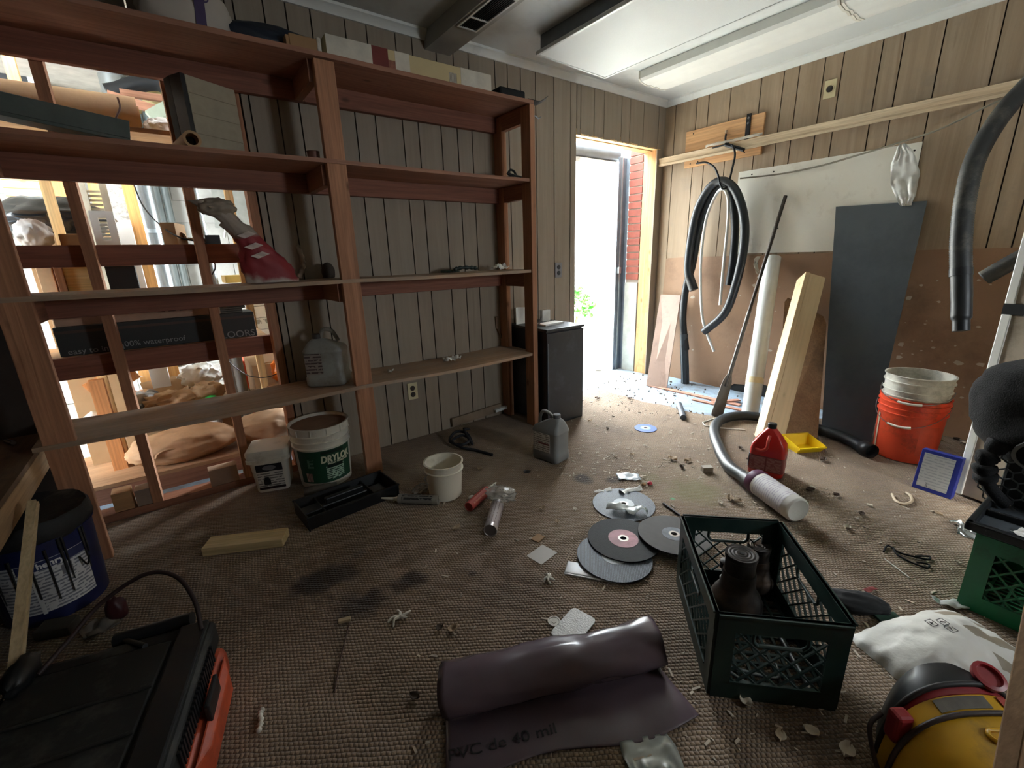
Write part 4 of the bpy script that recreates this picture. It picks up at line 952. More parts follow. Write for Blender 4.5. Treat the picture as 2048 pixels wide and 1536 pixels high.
base(MB().grid(plf, 22, 10), 'plastic_scrap', M('film_white', '#dadbd6', .25, var=.05, alpha=.85), (0, 0, 0), 'crumpled clear plastic scrap hanging from the cord over the white panel', 'plastic', smooth=50, solid=.001)
# big corrugated hose hanging at upper right and its second end
def hose_ribbed(name, label, pts, r, pitch, mat):
    P = crom(pts, 24); L = [0]
    for i in range(1, len(P)): L.append(L[-1]+(P[i]-P[i-1]).length)
    n_ = int(L[-1]/pitch*2); Q = []; j = 0
    for k in range(n_+1):
        s = L[-1]*k/n_
        while j < len(L)-2 and L[j+1] < s: j += 1
        f = (s-L[j])/max(1e-9, L[j+1]-L[j]); Q.append(P[j]+(P[j+1]-P[j])*f)
    t = thing(name, label, 'hose', (0, 0, 0)); MB().tube(Q, [r*(1+.07*(k % 2)) for k in range(len(Q))], 14).build('corrugated_tube', mat, t, smooth=80); return t
m_corr = M('hose_corrugated', '#2a2b2a', .5, var=.2, dirt='#6b675c', dirtamt=.35)
hd_ = 1.95
t = hose_ribbed('corrugated_hose', 'thick black corrugated dust hose hanging at the upper right', [dp(2130, 100, hd_), dp(2048, 178, hd_), dp(1992, 245, hd_), dp(1950, 320, hd_), dp(1930, 400, hd_), dp(1922, 480, hd_), dp(1922, 545, hd_)], .036, .011, m_corr)
MB().tube(crom([dp(1922, 535, hd_), dp(1923, 600, hd_), dp(1922, 640, hd_), dp(1922, 662, hd_)]), [.037]*8+[.036]*8+[.03]*9, 14).build('cuff', m_black, t, smooth=60)
MB().tube([dp(1922, 538, hd_), dp(1922, 552, hd_)], .040, 14).build('ring', m_black, t, smooth=60)
t = hose_ribbed('corrugated_hose', 'short end of black corrugated hose poking from behind the refrigerator', [hpt(1968, 556, .45), hpt(2000, 538, .45), hpt(2040, 516, .45), hpt(2075, 500, .45)], .037, .012, m_corr)
# steel rod with flat blade
p0, p1 = rt(1571, 392, -.035), fl(1432, 835, .0)
t = thing('spade_bar', 'long rusty steel bar with a flat blade leaning against the white panel', 'bar', (0, 0, 0))
d = p1-p0; MB().tube([p0, p0+d*.86], .0125, 10).build('shaft', M('steel_dark', '#38302a', .5, .5), t, smooth=60)
MB().tube([p0+d*.52, p0+d*.86], .014, 10).build('lower_shaft', M('steel_grey', '#5d5a56', .45, .6), t, smooth=60)
sd = d.normalized().cross(Vector((-.75, -.6, 0))).normalized(); nn_ = d.normalized().cross(sd)
def bl(f, w_, e=.005): c_ = p0+d*f; return [c_-sd*w_-nn_*e, c_+sd*w_-nn_*e, c_+sd*w_+nn_*e, c_-sd*w_+nn_*e]
MB().loft([bl(.80, .012), bl(.835, .03), bl(.86, .034), bl(.985, .04), bl(.997, .036)]).build('blade', M('blade_grey', '#625f5b', .5, .5, dirt='#4a3a30'), t)
# rolls of white plastic film
f0 = fl(1499, 832, .0); w0 = rt(1546, 512, -.075)
m_film = M('film_roll', '#d5d8d6', .25, var=.06, scale=14, coat=.4, bump=.2)
ax = (w0-f0); r_ = .058
t = thing('film_roll', 'tall roll of translucent white plastic film standing against the right wall', 'roll', (0, 0, 0))
b = MB(); nrm = ax.normalized(); K = 14
b.tube([f0+Vector((0, 0, .01))+ax*(.98*k/K) for k in range(K+1)], [r_*(1+.05*nz((k*.6, 0, 0), 1, 4)) for k in range(K+1)], 20); b.build('film', m_film, t, smooth=60)
MB().tube([f0+ax*.19+Vector((0, 0, .01)), f0+ax*.225+Vector((0, 0, .01))], r_*1.03, 20).build('tape_band', M('tape_tan', '#cdbf9a', .4), t, smooth=60)
MB().grid(lambda u, v: tuple(w0+Vector((-.03, .075+.03*u+.02*nz((u*3, v*3, 0), 2), .0))+Vector((0, .02*math.sin(v*5), -.16*v))), 6, 8).build('loose_film', M('film_loose', '#cfc6b0', .3, alpha=.7), t, smooth=60, solid=.001)
f1 = fl(1548, 842); base(MB().tube([f1+Vector((0, 0, .03)), f1+(rt(1596, 620, -.06)-f1)*1.0], .034, 16), 'film_roll', m_film, (0, 0, 0), 'narrower roll of white plastic film standing between the tall roll and the timber', 'roll', smooth=60)
# boxed timber column, worn plank, steel sheet, left plank
def lean(name, label, cat, foot, top, w_, th, mat, wdir=(0, -1, 0), parts=None, bevel=.002):
    foot, top = Vector(foot), Vector(top); up = (top-foot).normalized(); wv_ = Vector(wdir); wv_ = (wv_-up*wv_.dot(up)).normalized(); nv = up.cross(wv_)
    m = Matrix((wv_, nv, up)).transposed().to_4x4(); m.translation = foot; return m, (top-foot).length
lf = (fl(1500, 880)+fl(1572, 882))/2; lt_ = (rt(1590, 555, -.16)+rt(1655, 560, -.16))/2
m, L = lean('', '', '', lf+Vector((.0, -.0, 0)), lt_, 0, 0, None, (.75, -.66, 0))
t = thing('boxed_timber', 'pale square boxed timber post leaning on the right wall with splintered top', 'post', m)
m_box = W('timber_pale', '#d0b48a', '#d9c19a', 'z', knots=True, ring=.4, bump=.1, fine=.9, freq=8)
MB().box((-.065, -.062, .0), (-.037, .062, L)).build('board', m_box, t, bevel=.002); MB().box((-.036, -.062, 0), (.066, -.04, L-.004)).build('board', m_box, t, bevel=.002)
MB().box((-.036, .04, 0), (.066, .062, L-.004)).build('board', m_box, t, bevel=.002); MB().box((.04, -.039, 0), (.066, .039, L-.01)).build('board', m_box, t)
for kx in range(5): MB().bar((-.05+kx*.012, .05-kx*.02, L-.002), (-.055+kx*.013, .048-kx*.02, L+.02+.012*(kx % 2)), .003, .004).build('splinter', m_box, t)
def leanboard(name, label, cat, A_, B_, Tt, Bt, th, mat, cut=0):
    """board from two floor corners and two corners up the wall"""
    A_, B_, Tt, Bt = map(Vector, (A_, B_, Tt, Bt)); n = (B_-A_).cross(Tt-A_).normalized()
    if n.x > 0: n = -n
    f = [A_, B_, Bt, Tt]
    if cut:
        f = [A_, B_, B_+(Bt-B_)*(1-cut), Bt+(Tt-Bt)*cut*1.6, Tt+(Bt-Tt)*cut*1.6, A_+(Tt-A_)*(1-cut)]
    k = len(f); b = MB(); b.add(f+[q+n*th for q in f], [tuple(range(k)), tuple(range(k, 2*k))[::-1]]+[(i, (i+1) % k, k+(i+1) % k, k+i) for i in range(k)])
    return base(b, name, mat, (0, 0, 0), label, cat)
leanboard('worn_plank', 'wide brown plank with rounded corners and dark scratches leaning behind the boxed timber', 'plank', fl(1556, 872), fl(1633, 878), rt(1568, 595, -.06), rt(1652, 640, -.06), .02, W('plank_brown', '#8c6a4a', '#a4805c', 'z', dirt='#5a4432', dirtamt=.45), .05)
leanboard('steel_sheet', 'tall dark grey sheet of metal leaning against the white panel', 'sheet', fl(1638, 868)+Vector((.04, -.0, 0)), fl(1737, 892)+Vector((.04, -.0, 0)), rt(1672, 414, -.02), rt(1855, 402, -.02), .004, M('sheet_slate', '#4b5156', .33, .15, var=.1, scale=3, dirt='#3a4045', dirtamt=.4, dscale=2.5))
leanboard('short_plank', 'short pinkish plank leaning on the hardboard beside the door frame', 'plank', fl(1293, 772), fl(1334, 778), rt(1322, 590, -.03), rt(1362, 592, -.03), .015, M('plank_pink', '#8e7566', .6, var=.08, dirt='#6b564a', dirtamt=.3))
for q, (a, c_, lab) in enumerate((((1300, 772), (1480, 812), 'long reddish flooring strip lying on the concrete along the right wall'), ((1385, 800), (1484, 822), 'short reddish flooring strip lying before the broken hardboard edge'), ((1425, 808), (1478, 804), 'broken reddish offcut lying across the two flooring strips'))):
    A_, B_ = fl(*a), fl(*c_); b = MB(); b.bar(A_+Vector((0, 0, .006+.011*(q == 2))), B_+Vector((0, 0, .006+.011*(q == 2))), .05 if q == 0 else .04, .010)
    base(b, 'flooring_strip', W('strip_red', '#a5705a', '#b98873', 'y', knots=False), (0, 0, 0), lab, 'strip')
# ------------------------------------------------------------------ things lying on the carpet
def on(px, py, z=0): p = fl(px, py); return Vector((p.x, p.y, FZ+z))
m_disc = M('disc_dark', '#2c2d2e', .8, var=.15, scale=60, bump=.3); m_discm = printed('disc_mesh', '#373d44', '#68707c', 170, 'x', .45, .6, 300); m_discb = M('disc_brown', '#45413e', .75, var=.12, scale=40)
def disc(label, px, r, mat, lab, z=0, tilt=(0, 0), lr=.05):
    c = on(*px); m = T(c.x, c.y, FZ+z) @ Rx(tilt[0]) @ Ry(tilt[1]) @ Rz(R.uniform(0, 6))
    t = thing('cutting_disc', label, 'disc', m)
    MB().shell([(.0127, 0), (.0127, .004), (r-.001, .004), (r, .002), (r-.001, 0), (.0127, 0)], 48).build('wheel', mat, t, smooth=30)
    if lab: MB().shell([(.015, .0042), (.015, .0048), (lr, .0048), (lr, .0042)], 40).build('paper_label', lab, t)
    MB().shell([(.0128, .0042), (.0128, .0054), (.022, .0054), (.022, .0042)], 24).build('bushing', M('bushing', '#b9b2a8', .4, .4), t)
    return t
m_pink = M('label_pink', '#b0727b', .6, var=.25, scale=40, dirt='#6f4a50', dirtamt=.4); m_lgr = printed('disc_label_white', '#c3cbd0', '#8f989e', 90); m_lfade = M('label_faded', '#6d7178', .7, var=.2, scale=50, dirt='#47474a', dirtamt=.5)
disc('grey meshed cutting disc with a white label, alone behind the other discs', (1247, 1012), .148, m_discm, m_lgr, .001)
disc('grey meshed cutting disc lying lowest of the pile under the pink-labelled disc', (1228, 1122), .148, m_discm, m_lgr, .012, (.03, .02))
disc('dark cutting disc with a pink paper label', (1246, 1089), .148, m_disc, m_pink, .0185, (.02, .01), .062)
disc('brownish cutting disc with a faded label half behind the dark crate', (1347, 1083), .148, m_discb, m_lfade, .0255, (-.012, .04))
c = on(1291, 859)
t = disc('small blue cutting disc lying alone on the carpet near the doorway', (1291, 859), .075, M('disc_blue', '#3f5d9e', .6, var=.1, scale=40), M('label_blue', '#7f9dc8', .6, var=.2, scale=60), .0, (0, 0), .035)
# clear clamshell under the discs
t = thing('clamshell_pack', 'clear plastic clamshell pack lying under the pile of cutting discs', 'pack', T(on(1178, 1148)) @ Rz(-.95))
m_clear = M('clear_plastic', '#d8dad8', .15, var=.03, alpha=.55)
MB().box((-.09, -.035, 0), (.09, .035, .010)).build('shell', m_clear, t, bevel=.004); MB().tube([(-.09, -.037, .005), (.09, -.037, .005)], .003, 6).build('edge', M('edge_white', '#dfe0dc', .3), t)
# plastic wrappers
def scrap(name, label, cat, px, w_, h, rot, seed, mat, amp=.012, z=.0008, n=(10, 8)):
    return base(crumple(n[0], n[1], w_, h, seed, amp, 22), name, mat, T(on(px[0], px[1], z)) @ Rz(rot), label, cat, smooth=55, solid=.0008)
m_wrap = M('wrap_white', '#c9cdc9', .3, var=.06, alpha=.9)
scrap('plastic_wrapper', 'clear white wrapper twisted across the back cutting disc', 'wrapper', (1255, 1028), .17, .055, -.95, 71, m_wrap, .03, .0075)
scrap('plastic_packet', 'silvery plastic packet lying behind the back cutting disc', 'packet', (1257, 957), .12, .08, -.75, 73, M('packet_silver', '#b9c3c8', .3, var=.1), .01)
scrap('paper_sleeve', 'white paper sleeve tucked at the far rim of the back disc', 'paper', (1262, 985), .11, .03, -.4, 75, m_paper, .02)
scrap('paper_sleeve', 'narrow white paper strip at the near-left rim of the back disc', 'paper', (1206, 986), .09, .02, -.5, 77, m_paper, .008)
base(blob((.016, .012, .01), 5, .2, 3, 3, -.005), 'red_plug', M('cap_red', '#b02a3a', .4), on(1299, 972, .008), 'small red cap lying beside the silvery packet', 'cap', smooth=60)
base(blob((.014, .01, .009), 6, .2, 3, 3, -.005), 'brown_nugget', m_card, on(1287, 974, .007), 'small brown nugget beside the red cap', 'scrap', smooth=60)
base(MB().bar(on(1326, 1011, .005), on(1359, 1035, .005), .008, .008), 'drill_bit', m_black, (0, 0, 0), 'long dark drill bit lying between the back disc and the dark crate', 'drill bit')
base(MB().box((-.05, -.04, 0), (.05, .04, .0012)), 'paper_card', printed('card_grey', '#b5b0a8', '#8f8a82', 50), T(on(1084, 1112)) @ Rz(.15), 'small grey-white paper card lying on the open carpet', 'card')
base(MB().box((-.025, -.02, 0), (.025, .02, .004)), 'cardboard_chip', m_card, T(on(1076, 1080)) @ Rz(.25), 'small brown cardboard chip behind the paper card', 'chip')
t = thing('blister_card', 'crinkled white blister card with rounded corners lying beside the vinyl roll', 'card', T(on(1147, 1258)) @ Rz(.23))
MB().loft([rsq2 for rsq2 in [[Vector((x*1.55, y, z)) for x, y, z in rsq(.046, .012, 0)], [Vector((x*1.55, y, z)) for x, y, z in rsq(.046, .012, .004)]]]).build('card', M('blister_white', '#bfbcb6', .35, var=.1, scale=30, bump=.6), t)
t = thing('round_token', 'round white plastic token with a raised rim beside the blister card', 'token', T(on(1108, 1247)))
MB().lathe([(0, 0), (.021, 0), (.021, .004), (.017, .004), (.0165, .0025), (.009, .0025), (.009, .0035), (0, .0035)], 28).build('disc', m_whitep, t, smooth=30)
# caulk tubes and cans
def cartridge(name, label, cat, p, q, r, mat, nozzle=True, band=None, capc=None, nl=.09, cap_mat=None):
    p, q = Vector(p), Vector(q); m = frame(p, q-p); L = (q-p).length
    t = thing(name, label, cat, m); Q = Ry(math.pi/2)
    MB().lathe([(r-.004, .003), (r-.002, 0), (r, .001), (r, L-.001), (r-.002, L), (0, L)], 24, Q).build('barrel', mat, t, smooth=40)
    MB().lathe([(r-.004, .003), (0, .004)], 24, Q).build('plunger', capc or m_whitep, t)
    if band: MB().shell([(r+.0006, L*.12), (r+.0006, L*.9)], 24, Q).build('wrapper', band, t, smooth=60)
    if nozzle: MB().lathe([(r*.55, L), (r*.5, L+.012), (.009, L+.014), (.004, L+nl), (0, L+nl)], 14, Q).build('nozzle', cap_mat or m_whitep, t, smooth=40)
    return t
cartridge('caulk_tube', 'grey printed caulk cartridge with a white nozzle lying against the small pail', 'tube', on(878, 1012, .026), on(826, 1006, .026)+Vector((-.06, .03, 0)), .024, M('tube_grey', '#8f8b80', .5), True, printed('grey_tube_print', '#7c7870', '#2c2a28', 90, 'y', .45))
cartridge('caulk_tube', 'red caulk cartridge with a white nozzle lying on the carpet', 'tube', on(938, 1026, .025), on(975, 992, .025), .024, M('tube_red', '#a8473c', .5, var=.1), True, printed('red_tube_print', '#a5463c', '#c07a68', 60, 'y', .7))
cartridge('spray_can', 'silver foam can lying with its concave base to the viewer', 'can', on(981, 1077, .031), on(996, 1022, .031), .030, M('can_silver', '#a39c9a', .3, .6, var=.08), False, printed('can_print', '#a29896', '#77696a', 70, 'y', .75), m_steel)
base(blob((.055, .075, .03), 15, .25, 3, 4, -.02, .25), 'clear_plastic_bag', M('bag_clear', '#b9b5ac', .15, var=.1, alpha=.5), T(on(1003, 1016, .07)) @ Rz(.5), 'crinkled clear plastic bag lying over the nozzle end of the silver can', 'bag', smooth=50)
base(blob((.05, .035, .02), 16, .25, 3, 4, -.012, .25), 'clear_plastic_bag', M('bag_clear', '#b9b5ac', .15, var=.1, alpha=.5), T(on(842, 985, .015)) @ Rz(.5), 'small clear plastic bag on the carpet behind the grey caulk cartridge', 'bag', smooth=50)
base(blob((.017, .014, .013), 18, .15, 3, 3, -.008), 'white_plug', m_whitep, on(944, 1001, .009), 'small white plastic cap lying beside the red caulk cartridge', 'cap', smooth=60)
base(MB().tube([on(612, 1000, .032), on(676, 988, .032)], .03, 20), 'steel_tumbler', M('can_dull', '#6d6862', .4, .5, dirt='#4a4038'), (0, 0, 0), 'dull metal can lying behind the black tool tray', 'can', smooth=40)
# black tool tray
A_, B_, C_, D_ = [fl(*q) for q in ((600, 1030), (612, 1068), (797, 1000), (760, 965))]
cx = (A_+B_+C_+D_)/4; ang = math.atan2((C_-B_).y+(D_-A_).y, (C_-B_).x+(D_-A_).x)
t = thing('tool_tray', 'black plastic tool-box tray with compartments and a centre handle on the carpet', 'tray', T(cx.x+.005, cx.y+.005, FZ) @ Rz(ang))
lx, ly, hz = .225, .105, .07
MB().box((-lx+.01, -ly+.01, 0), (lx-.01, ly-.01, .006)).build('floor', m_black, t)
w4 = MB()
w4.hexa([(-lx+.01, -ly+.01, 0), (lx-.01, -ly+.01, 0), (lx-.01, -ly+.014, 0), (-lx+.01, -ly+.014, 0)], [(-lx, -ly, hz), (lx, -ly, hz), (lx, -ly+.005, hz), (-lx, -ly+.005, hz)])
w4.hexa([(-lx+.01, ly-.014, 0), (lx-.01, ly-.014, 0), (lx-.01, ly-.01, 0), (-lx+.01, ly-.01, 0)], [(-lx, ly-.005, hz), (lx, ly-.005, hz), (lx, ly, hz), (-lx, ly, hz)])
for s in (-1, 1): w4.box((s*lx, -ly, 0), (s*(lx-.006), ly, hz))
w4.box((-lx-.004, -ly-.004, hz-.008), (lx+.004, -ly+.002, hz)).box((-lx-.004, ly-.002, hz-.008), (lx+.004, ly+.004, hz))
w4.build('wall', m_black, t)
MB().box((-lx, -.035, .0), (-lx+.09, .035, .055)).build('socket_rack', m_black, t, bevel=.004); MB().box((-.13, -.012, 0), (.1, .012, .05)).box((-.11, -.014, .05), (.08, .014, .082)).build('handle', m_black, t, bevel=.006)
MB().box((.105, -ly+.01, 0), (.11, ly-.01, .055)).build('divider', m_black, t); MB().box((-.135, -ly+.01, 0), (-.13, ly-.01, .055)).build('divider', m_black, t)
MB().box((.12, -.03, .006), (.19, .05, .03)).build('cup', M('tray_grey', '#33373a', .5), t, bevel=.006)
# pale block of lumber
A_, B_ = fl(412, 1116), fl(565, 1097); d = (B_-A_)
m = frame((A_+B_)/2+Vector((.02, .04, 0)), d); m.translation.z = FZ
base(MB().box((-d.length/2-.01, -.045, 0), (d.length/2+.005, .045, .038)), 'lumber_block', W('lumber_pale', '#c4ab78', '#d6c194', 'x'), m, 'short pale block of lumber lying alone on the dark carpet', 'block', bevel=.002)
# ropes, wires, rings
base(MB().tube(crom([on(985, 915, .01), on(950, 905, .01), on(925, 903, .02), on(905, 893, .03), on(925, 885, .045), on(940, 890, .03), on(925, 900, .03), on(900, 890, .02), on(912, 880, .05), on(935, 880, .04), on(945, 895, .015), on(930, 880, .06), on(938, 868, .03), on(928, 862, .01)]), .009, 7), 'black_strap', M('strap_black', '#1c1d22', .8), (0, 0, 0), 'tangled black rubber strap lying on the carpet before the panelling', 'strap', smooth=60)
base(MB().tube(crom([on(670, 1390, .003), on(682, 1325, .006), on(700, 1250, .003)]), .0022, 5), 'thin_wire', M('wire_brown', '#4a3328', .6), (0, 0, 0), 'thin straight brown wire lying on the dark carpet', 'wire', smooth=60)
base(MB().tube(crom([on(1783, 993, .006), on(1790, 1006, .006), on(1805, 1013, .006), on(1822, 1008, .006), on(1820, 997, .006), on(1811, 990, .006)]), .006, 7), 'horseshoe_ring', M('ring_tan', '#b7a58c', .5), (0, 0, 0), 'open tan ring like a horseshoe lying on the carpet', 'ring', smooth=60)
base(MB().tube(crom([on(1405, 848, .005), on(1430, 840, .005), on(1470, 838, .035), on(1500, 842, .06)]), .004, 6).tube(crom([on(1405, 848, .005), on(1412, 855, .005), on(1450, 860, .005), on(1490, 863, .005)]), .004, 6), 'white_cable_loop', m_whitep, (0, 0, 0), 'thin white cable looped on the carpet by the black hose', 'cable', smooth=60)
P = [on(1766, 1108, .004), on(1775, 1097, .006), on(1800, 1112, .006), on(1840, 1122, .006), on(1856, 1125, .006), on(1858, 1119, .006), on(1846, 1118, .006), on(1830, 1118, .006)]
base(MB().tube(crom(P), .0035, 6).tube(crom([on(1785, 1100, .006), on(1790, 1112, .006), on(1815, 1128, .006), on(1840, 1138, .006), on(1853, 1142, .006), on(1857, 1136, .006), on(1845, 1132, .006), on(1832, 1131, .006)]), .0035, 6), 'bent_wire_hook', m_blackm, (0, 0, 0), 'bent dark wire with two looped ends lying on the carpet', 'wire', smooth=60)
base(MB().tube([on(1358, 815, .02), on(1366, 842, .02)], .021, 16), 'pipe_stub', M('pipe_slate', '#454c54', .5), (0, 0, 0), 'short dark pipe stub lying below the hanging nozzle', 'pipe', smooth=40)
base(MB().box((-.028, -.018, 0), (.028, .018, .03)), 'wood_block', M('block_grey', '#a39a8c', .7), T(on(1413, 945)) @ Rz(-.6), 'small grey wooden block beside the black floor hose', 'block', bevel=.002)
base(MB().lathe([(.02, 0), (.02, .002), (.008, .002), (.008, 0)], 18), 'washer', m_steel, T(on(1054, 946)), 'steel washer lying on the carpet before the grey jug', 'washer')
# hose on the floor, its bottle
P = [on(1506, 992, .05), on(1485, 972, .045), on(1455, 945, .036), on(1435, 905, .036), on(1427, 872, .036), on(1440, 852, .036), on(1475, 843, .036), on(1520, 846, .036), on(1580, 858, .036), on(1640, 872, .036), on(1690, 890, .036), on(1727, 912, .036)]
t, PP = hose('floor_hose', 'black vacuum hose snaking over the carpet from the white bottle past the timber', P, .032, M('hose_floor', '#22272c', .45, var=.15))
MB().tube([on(1722, 908, .038), on(1741, 918, .038)], .04, 16, cap=False).build('cuff', m_black, t, smooth=60, solid=.004)
MB().tube([on(1508, 994, .05), on(1490, 976, .046)], .038, 14).build('cuff', m_black, t, smooth=60)
p, q = on(1514, 992, .064), on(1592, 1050, .064)
m = frame(p, q-p); L = (q-p).length
t = thing('white_bottle', 'large white plastic bottle with a purple collar lying beside the dark crate', 'bottle', m); Q = Ry(math.pi/2)
MB().lathe([(0, -.0), (.045, .0), (.058, .012), (.0585, L-.012), (.056, L-.004), (.05, L), (.045, L-.003), (0, L-.004)], 36, Q).build('body', M('bottle_white', '#cfcbc3', .4, var=.03, dirt='#b1a99b', dirtamt=.2), t, smooth=40)
MB().lathe([(.05, -.03), (.061, -.028), (.0625, -.0), (.059, .012)], 36, Q).build('collar', M('collar_purple', '#5d3350', .4), t, smooth=40)
MB().shell([(.0592, .03), (.0592, L-.04)], 36, Q).build('label', printed('bottle_print', '#c3bfbf', '#9b93a0', 80, 'x', .7), t, smooth=60)
# yellow bin
A_, B_, C_ = fl(1605, 914), fl(1646, 911), fl(1583, 893)
m = frame((A_+B_+C_)/3+Vector((.03, .03, 0)), B_-A_); m.translation.z = FZ
t = thing('parts_bin', 'yellow plastic parts bin with a sloped open front on the carpet', 'bin', m)
m_y = M('bin_yellow', '#e0bd16', .4, var=.05)
b = MB(); b.box((-.075, -.05, 0), (.075, .055, .004)).hexa([(-.075, .051, 0), (.075, .051, 0), (.075, .055, 0), (-.075, .055, 0)], [(-.085, .07, .07), (.085, .07, .07), (.085, .074, .07), (-.085, .074, .07)])
for s in (-1, 1): b.hexa([(s*.075, -.05, 0), (s*.071, -.05, 0), (s*.071, .055, 0), (s*.075, .055, 0)][::1], [(s*.085, -.075, .045), (s*.081, -.075, .045), (s*.081, .074, .07), (s*.085, .074, .07)])
b.hexa([(-.075, -.054, 0), (.075, -.054, 0), (.075, -.05, 0), (-.075, -.05, 0)], [(-.083, -.08, .038), (.083, -.08, .038), (.083, -.076, .038), (-.083, -.076, .038)])
b.build('body', m_y, t); MB().box((-.088, .07, .064), (.088, .08, .07)).build('rim', m_y, t); MB().box((-.086, -.084, .034), (.086, -.076, .042)).build('rim', m_y, t)
# blue box
A_, B_ = fl(1822, 976), fl(1900, 1002)
m = frame((A_+B_)/2, B_-A_); m.translation.z = FZ
t = thing('blue_box', 'flat blue cardboard box with a grey printed panel standing by the refrigerator', 'box', m @ Rx(-.13)); L = (B_-A_).length
MB().box((-L/2, 0, 0), (L/2, .045, .205)).build('box', M('box_blue', '#202d80', .45, var=.06), t, bevel=.002)
MB().box((-L/2+.014, -.001, .02), (L/2-.02, .0, .19)).build('printed_panel', printed('box_print', '#aeb0ae', '#979a9b', 70, 'z', .6), t)
MB().box((-L/2+.02, -.0018, .024), (-.02, -.0011, .045)).build('barcode', printed('box_bar', '#b4b5b3', '#3b3d44', 300, 'x', .5, scale=4), t)
# leaf heap behind it
b = MB(); RR = random.Random(5)
# litter: larger dry leaves and chips one by one, the fine crumbs together
m_leaf = M('leaf_dry', '#a08a70', .8, var=.2); m_chip = M('chip_pale', '#c3b8a4', .8, var=.1); m_leafd = M('leaf_dark', '#4a3b30', .8, var=.2)
def leafmesh(seed, l=.035, w_=.014):
    def fn(u, v):
        x = (u-.5)*l; wd2 = w_*math.sin(math.pi*min(.98, max(.02, u)))**.8
        return (x, (v-.5)*2*wd2, .006*nz((u*3, v*2, 0), 1.5, seed)+.008*(v-.5)**2*4+.006*abs(u-.5))
    return MB().grid(fn, 6, 4)
protos = [leafmesh(s).build('dry_leaf', mt, smooth=60, solid=.0006) for s, mt in ((1, m_leaf), (2, m_chip), (3, m_leafd))]
lab3 = [('curled tan dry leaf lying on the carpet', 'tan leaves on the carpet'), ('pale paint flake lying on the carpet', 'pale flakes on the carpet'), ('dark brown dry leaf lying on the carpet', 'dark leaves on the carpet')]
spots_ = [((1345, 922), 0, 1.5), ((1375, 925), 0, 1.2), ((1363, 938), 2, 1), ((1265, 912), 0, .8), ((1195, 910), 1, .7), ((1230, 915), 1, .8), ((1160, 912), 1, .8), ((1085, 1022), 0, 1), ((1150, 1023), 1, .7), ((1115, 1048), 0, .8), ((960, 942), 0, 1.2), ((914, 1062), 0, 1.2), ((1460, 1003), 0, 1.4), ((1475, 1008), 0, 1.2), ((1620, 985), 2, 1.2), ((1625, 980), 1, .8), ((1672, 995), 2, 1), ((1722, 1033), 2, .9), ((1876, 1032), 0, .9), ((1693, 1060), 1, 1), ((1712, 1042), 1, .6), ((1738, 1015), 1, .7), ((1785, 1085), 0, .6), ((1645, 924), 2, 1.4), ((1500, 925), 2, 1.2), ((1480, 900), 2, 1), ((1180, 845), 0, 1), ((1215, 860), 2, .8), ((1260, 800), 2, 1.2), ((1195, 800), 2, 1.3), ((1340, 870), 1, .7), ((1290, 895), 1, .7), ((1440, 1010), 1, .9), ((1915, 1130), 1, .6), ((1620, 1470), 1, 1), ((1560, 1480), 1, .9), ((1692, 1510), 1, 1.2), ((1490, 1410), 1, 1.1), ((1355, 1045), 0, .9), ((1840, 878), 0, 1.3), ((1862, 873), 0, 1.3), ((1880, 885), 0, 1.2), ((1900, 872), 0, 1.1), ((1925, 890), 1, 1), ((1850, 890), 2, 1.2), ((1872, 892), 2, 1.1), ((1912, 882), 2, 1.1), ((1000, 1000), 1, .5), ((880, 1262), 2, .9), ((905, 1265), 0, 1), ((830, 1400), 2, .9)]
used = set()
for (px, k_, s) in spots_:
    o = protos[k_] if k_ not in used else protos[k_].copy()
    if k_ in used: C.objects.link(o)
    used.add(k_); o.matrix_world = T(on(px[0], px[1], .003)) @ Rz(R.uniform(0, 6.28)) @ Matrix.Scale(s, 4)
    qx, qy = px
    wh = ('in the heap behind the blue box', 'heap') if qx > 1830 and qy < 900 else ('near the doorway', 'doorway') if qy < 872 else ('in the brighter middle of the carpet', 'middle') if qy < 1100 and qx > 1050 else ('on the darker carpet near the shelving', 'dark side') if qx < 1050 else ('between the vinyl roll and the yellow machine', 'front')
    tag(o, lab3[k_][0].replace('lying on the carpet', 'lying '+wh[0]), 'leaf' if k_ != 1 else 'flake', lab3[k_][1]+', '+wh[1])
def splat(name, label, px, s, seed, mat=m_whitep):
    b = MB(); rr_ = random.Random(seed); n_ = 5
    for k in range(n_):
        a = 2*math.pi*k/n_+rr_.uniform(-.4, .4); l = s*rr_.uniform(.6, 1.1)
        b.tube(crom([(0, 0, .005), (math.cos(a)*l*.5, math.sin(a)*l*.5, .008+.006*rr_.random()), (math.cos(a+.4)*l, math.sin(a+.4)*l, .004)], 4), [.005]*4+[.004]*4+[.002], 6)
    base(b, name, mat, T(on(px[0], px[1])), label, 'plaster', smooth=60)
splat('plaster_bit', 'branched white plaster scrap lying beside the dark stains', (800, 1240), .042, 1); splat('plaster_bit', 'smaller branched white plaster scrap in front of the cutting discs', (1097, 1163), .03, 2)
base(MB().tube(crom([on(518, 1472, .004), on(524, 1450, .006), on(522, 1435, .005), on(528, 1422, .004)]), [.004, .007, .008, .005]*6+[.004], 7), 'plaster_curl', m_whitep, (0, 0, 0), 'curled white plaster strip lying beside the black case', 'plaster', smooth=60)
base(MB().box((-.02, -.008, 0), (.02, .008, .01)), 'filter_stub', M('stub_tan', '#a99878', .7), T(on(690, 1246)) @ Rz(-.3), 'small tan stub lying beside the thin brown wire', 'stub', bevel=.002)
lit = MB()
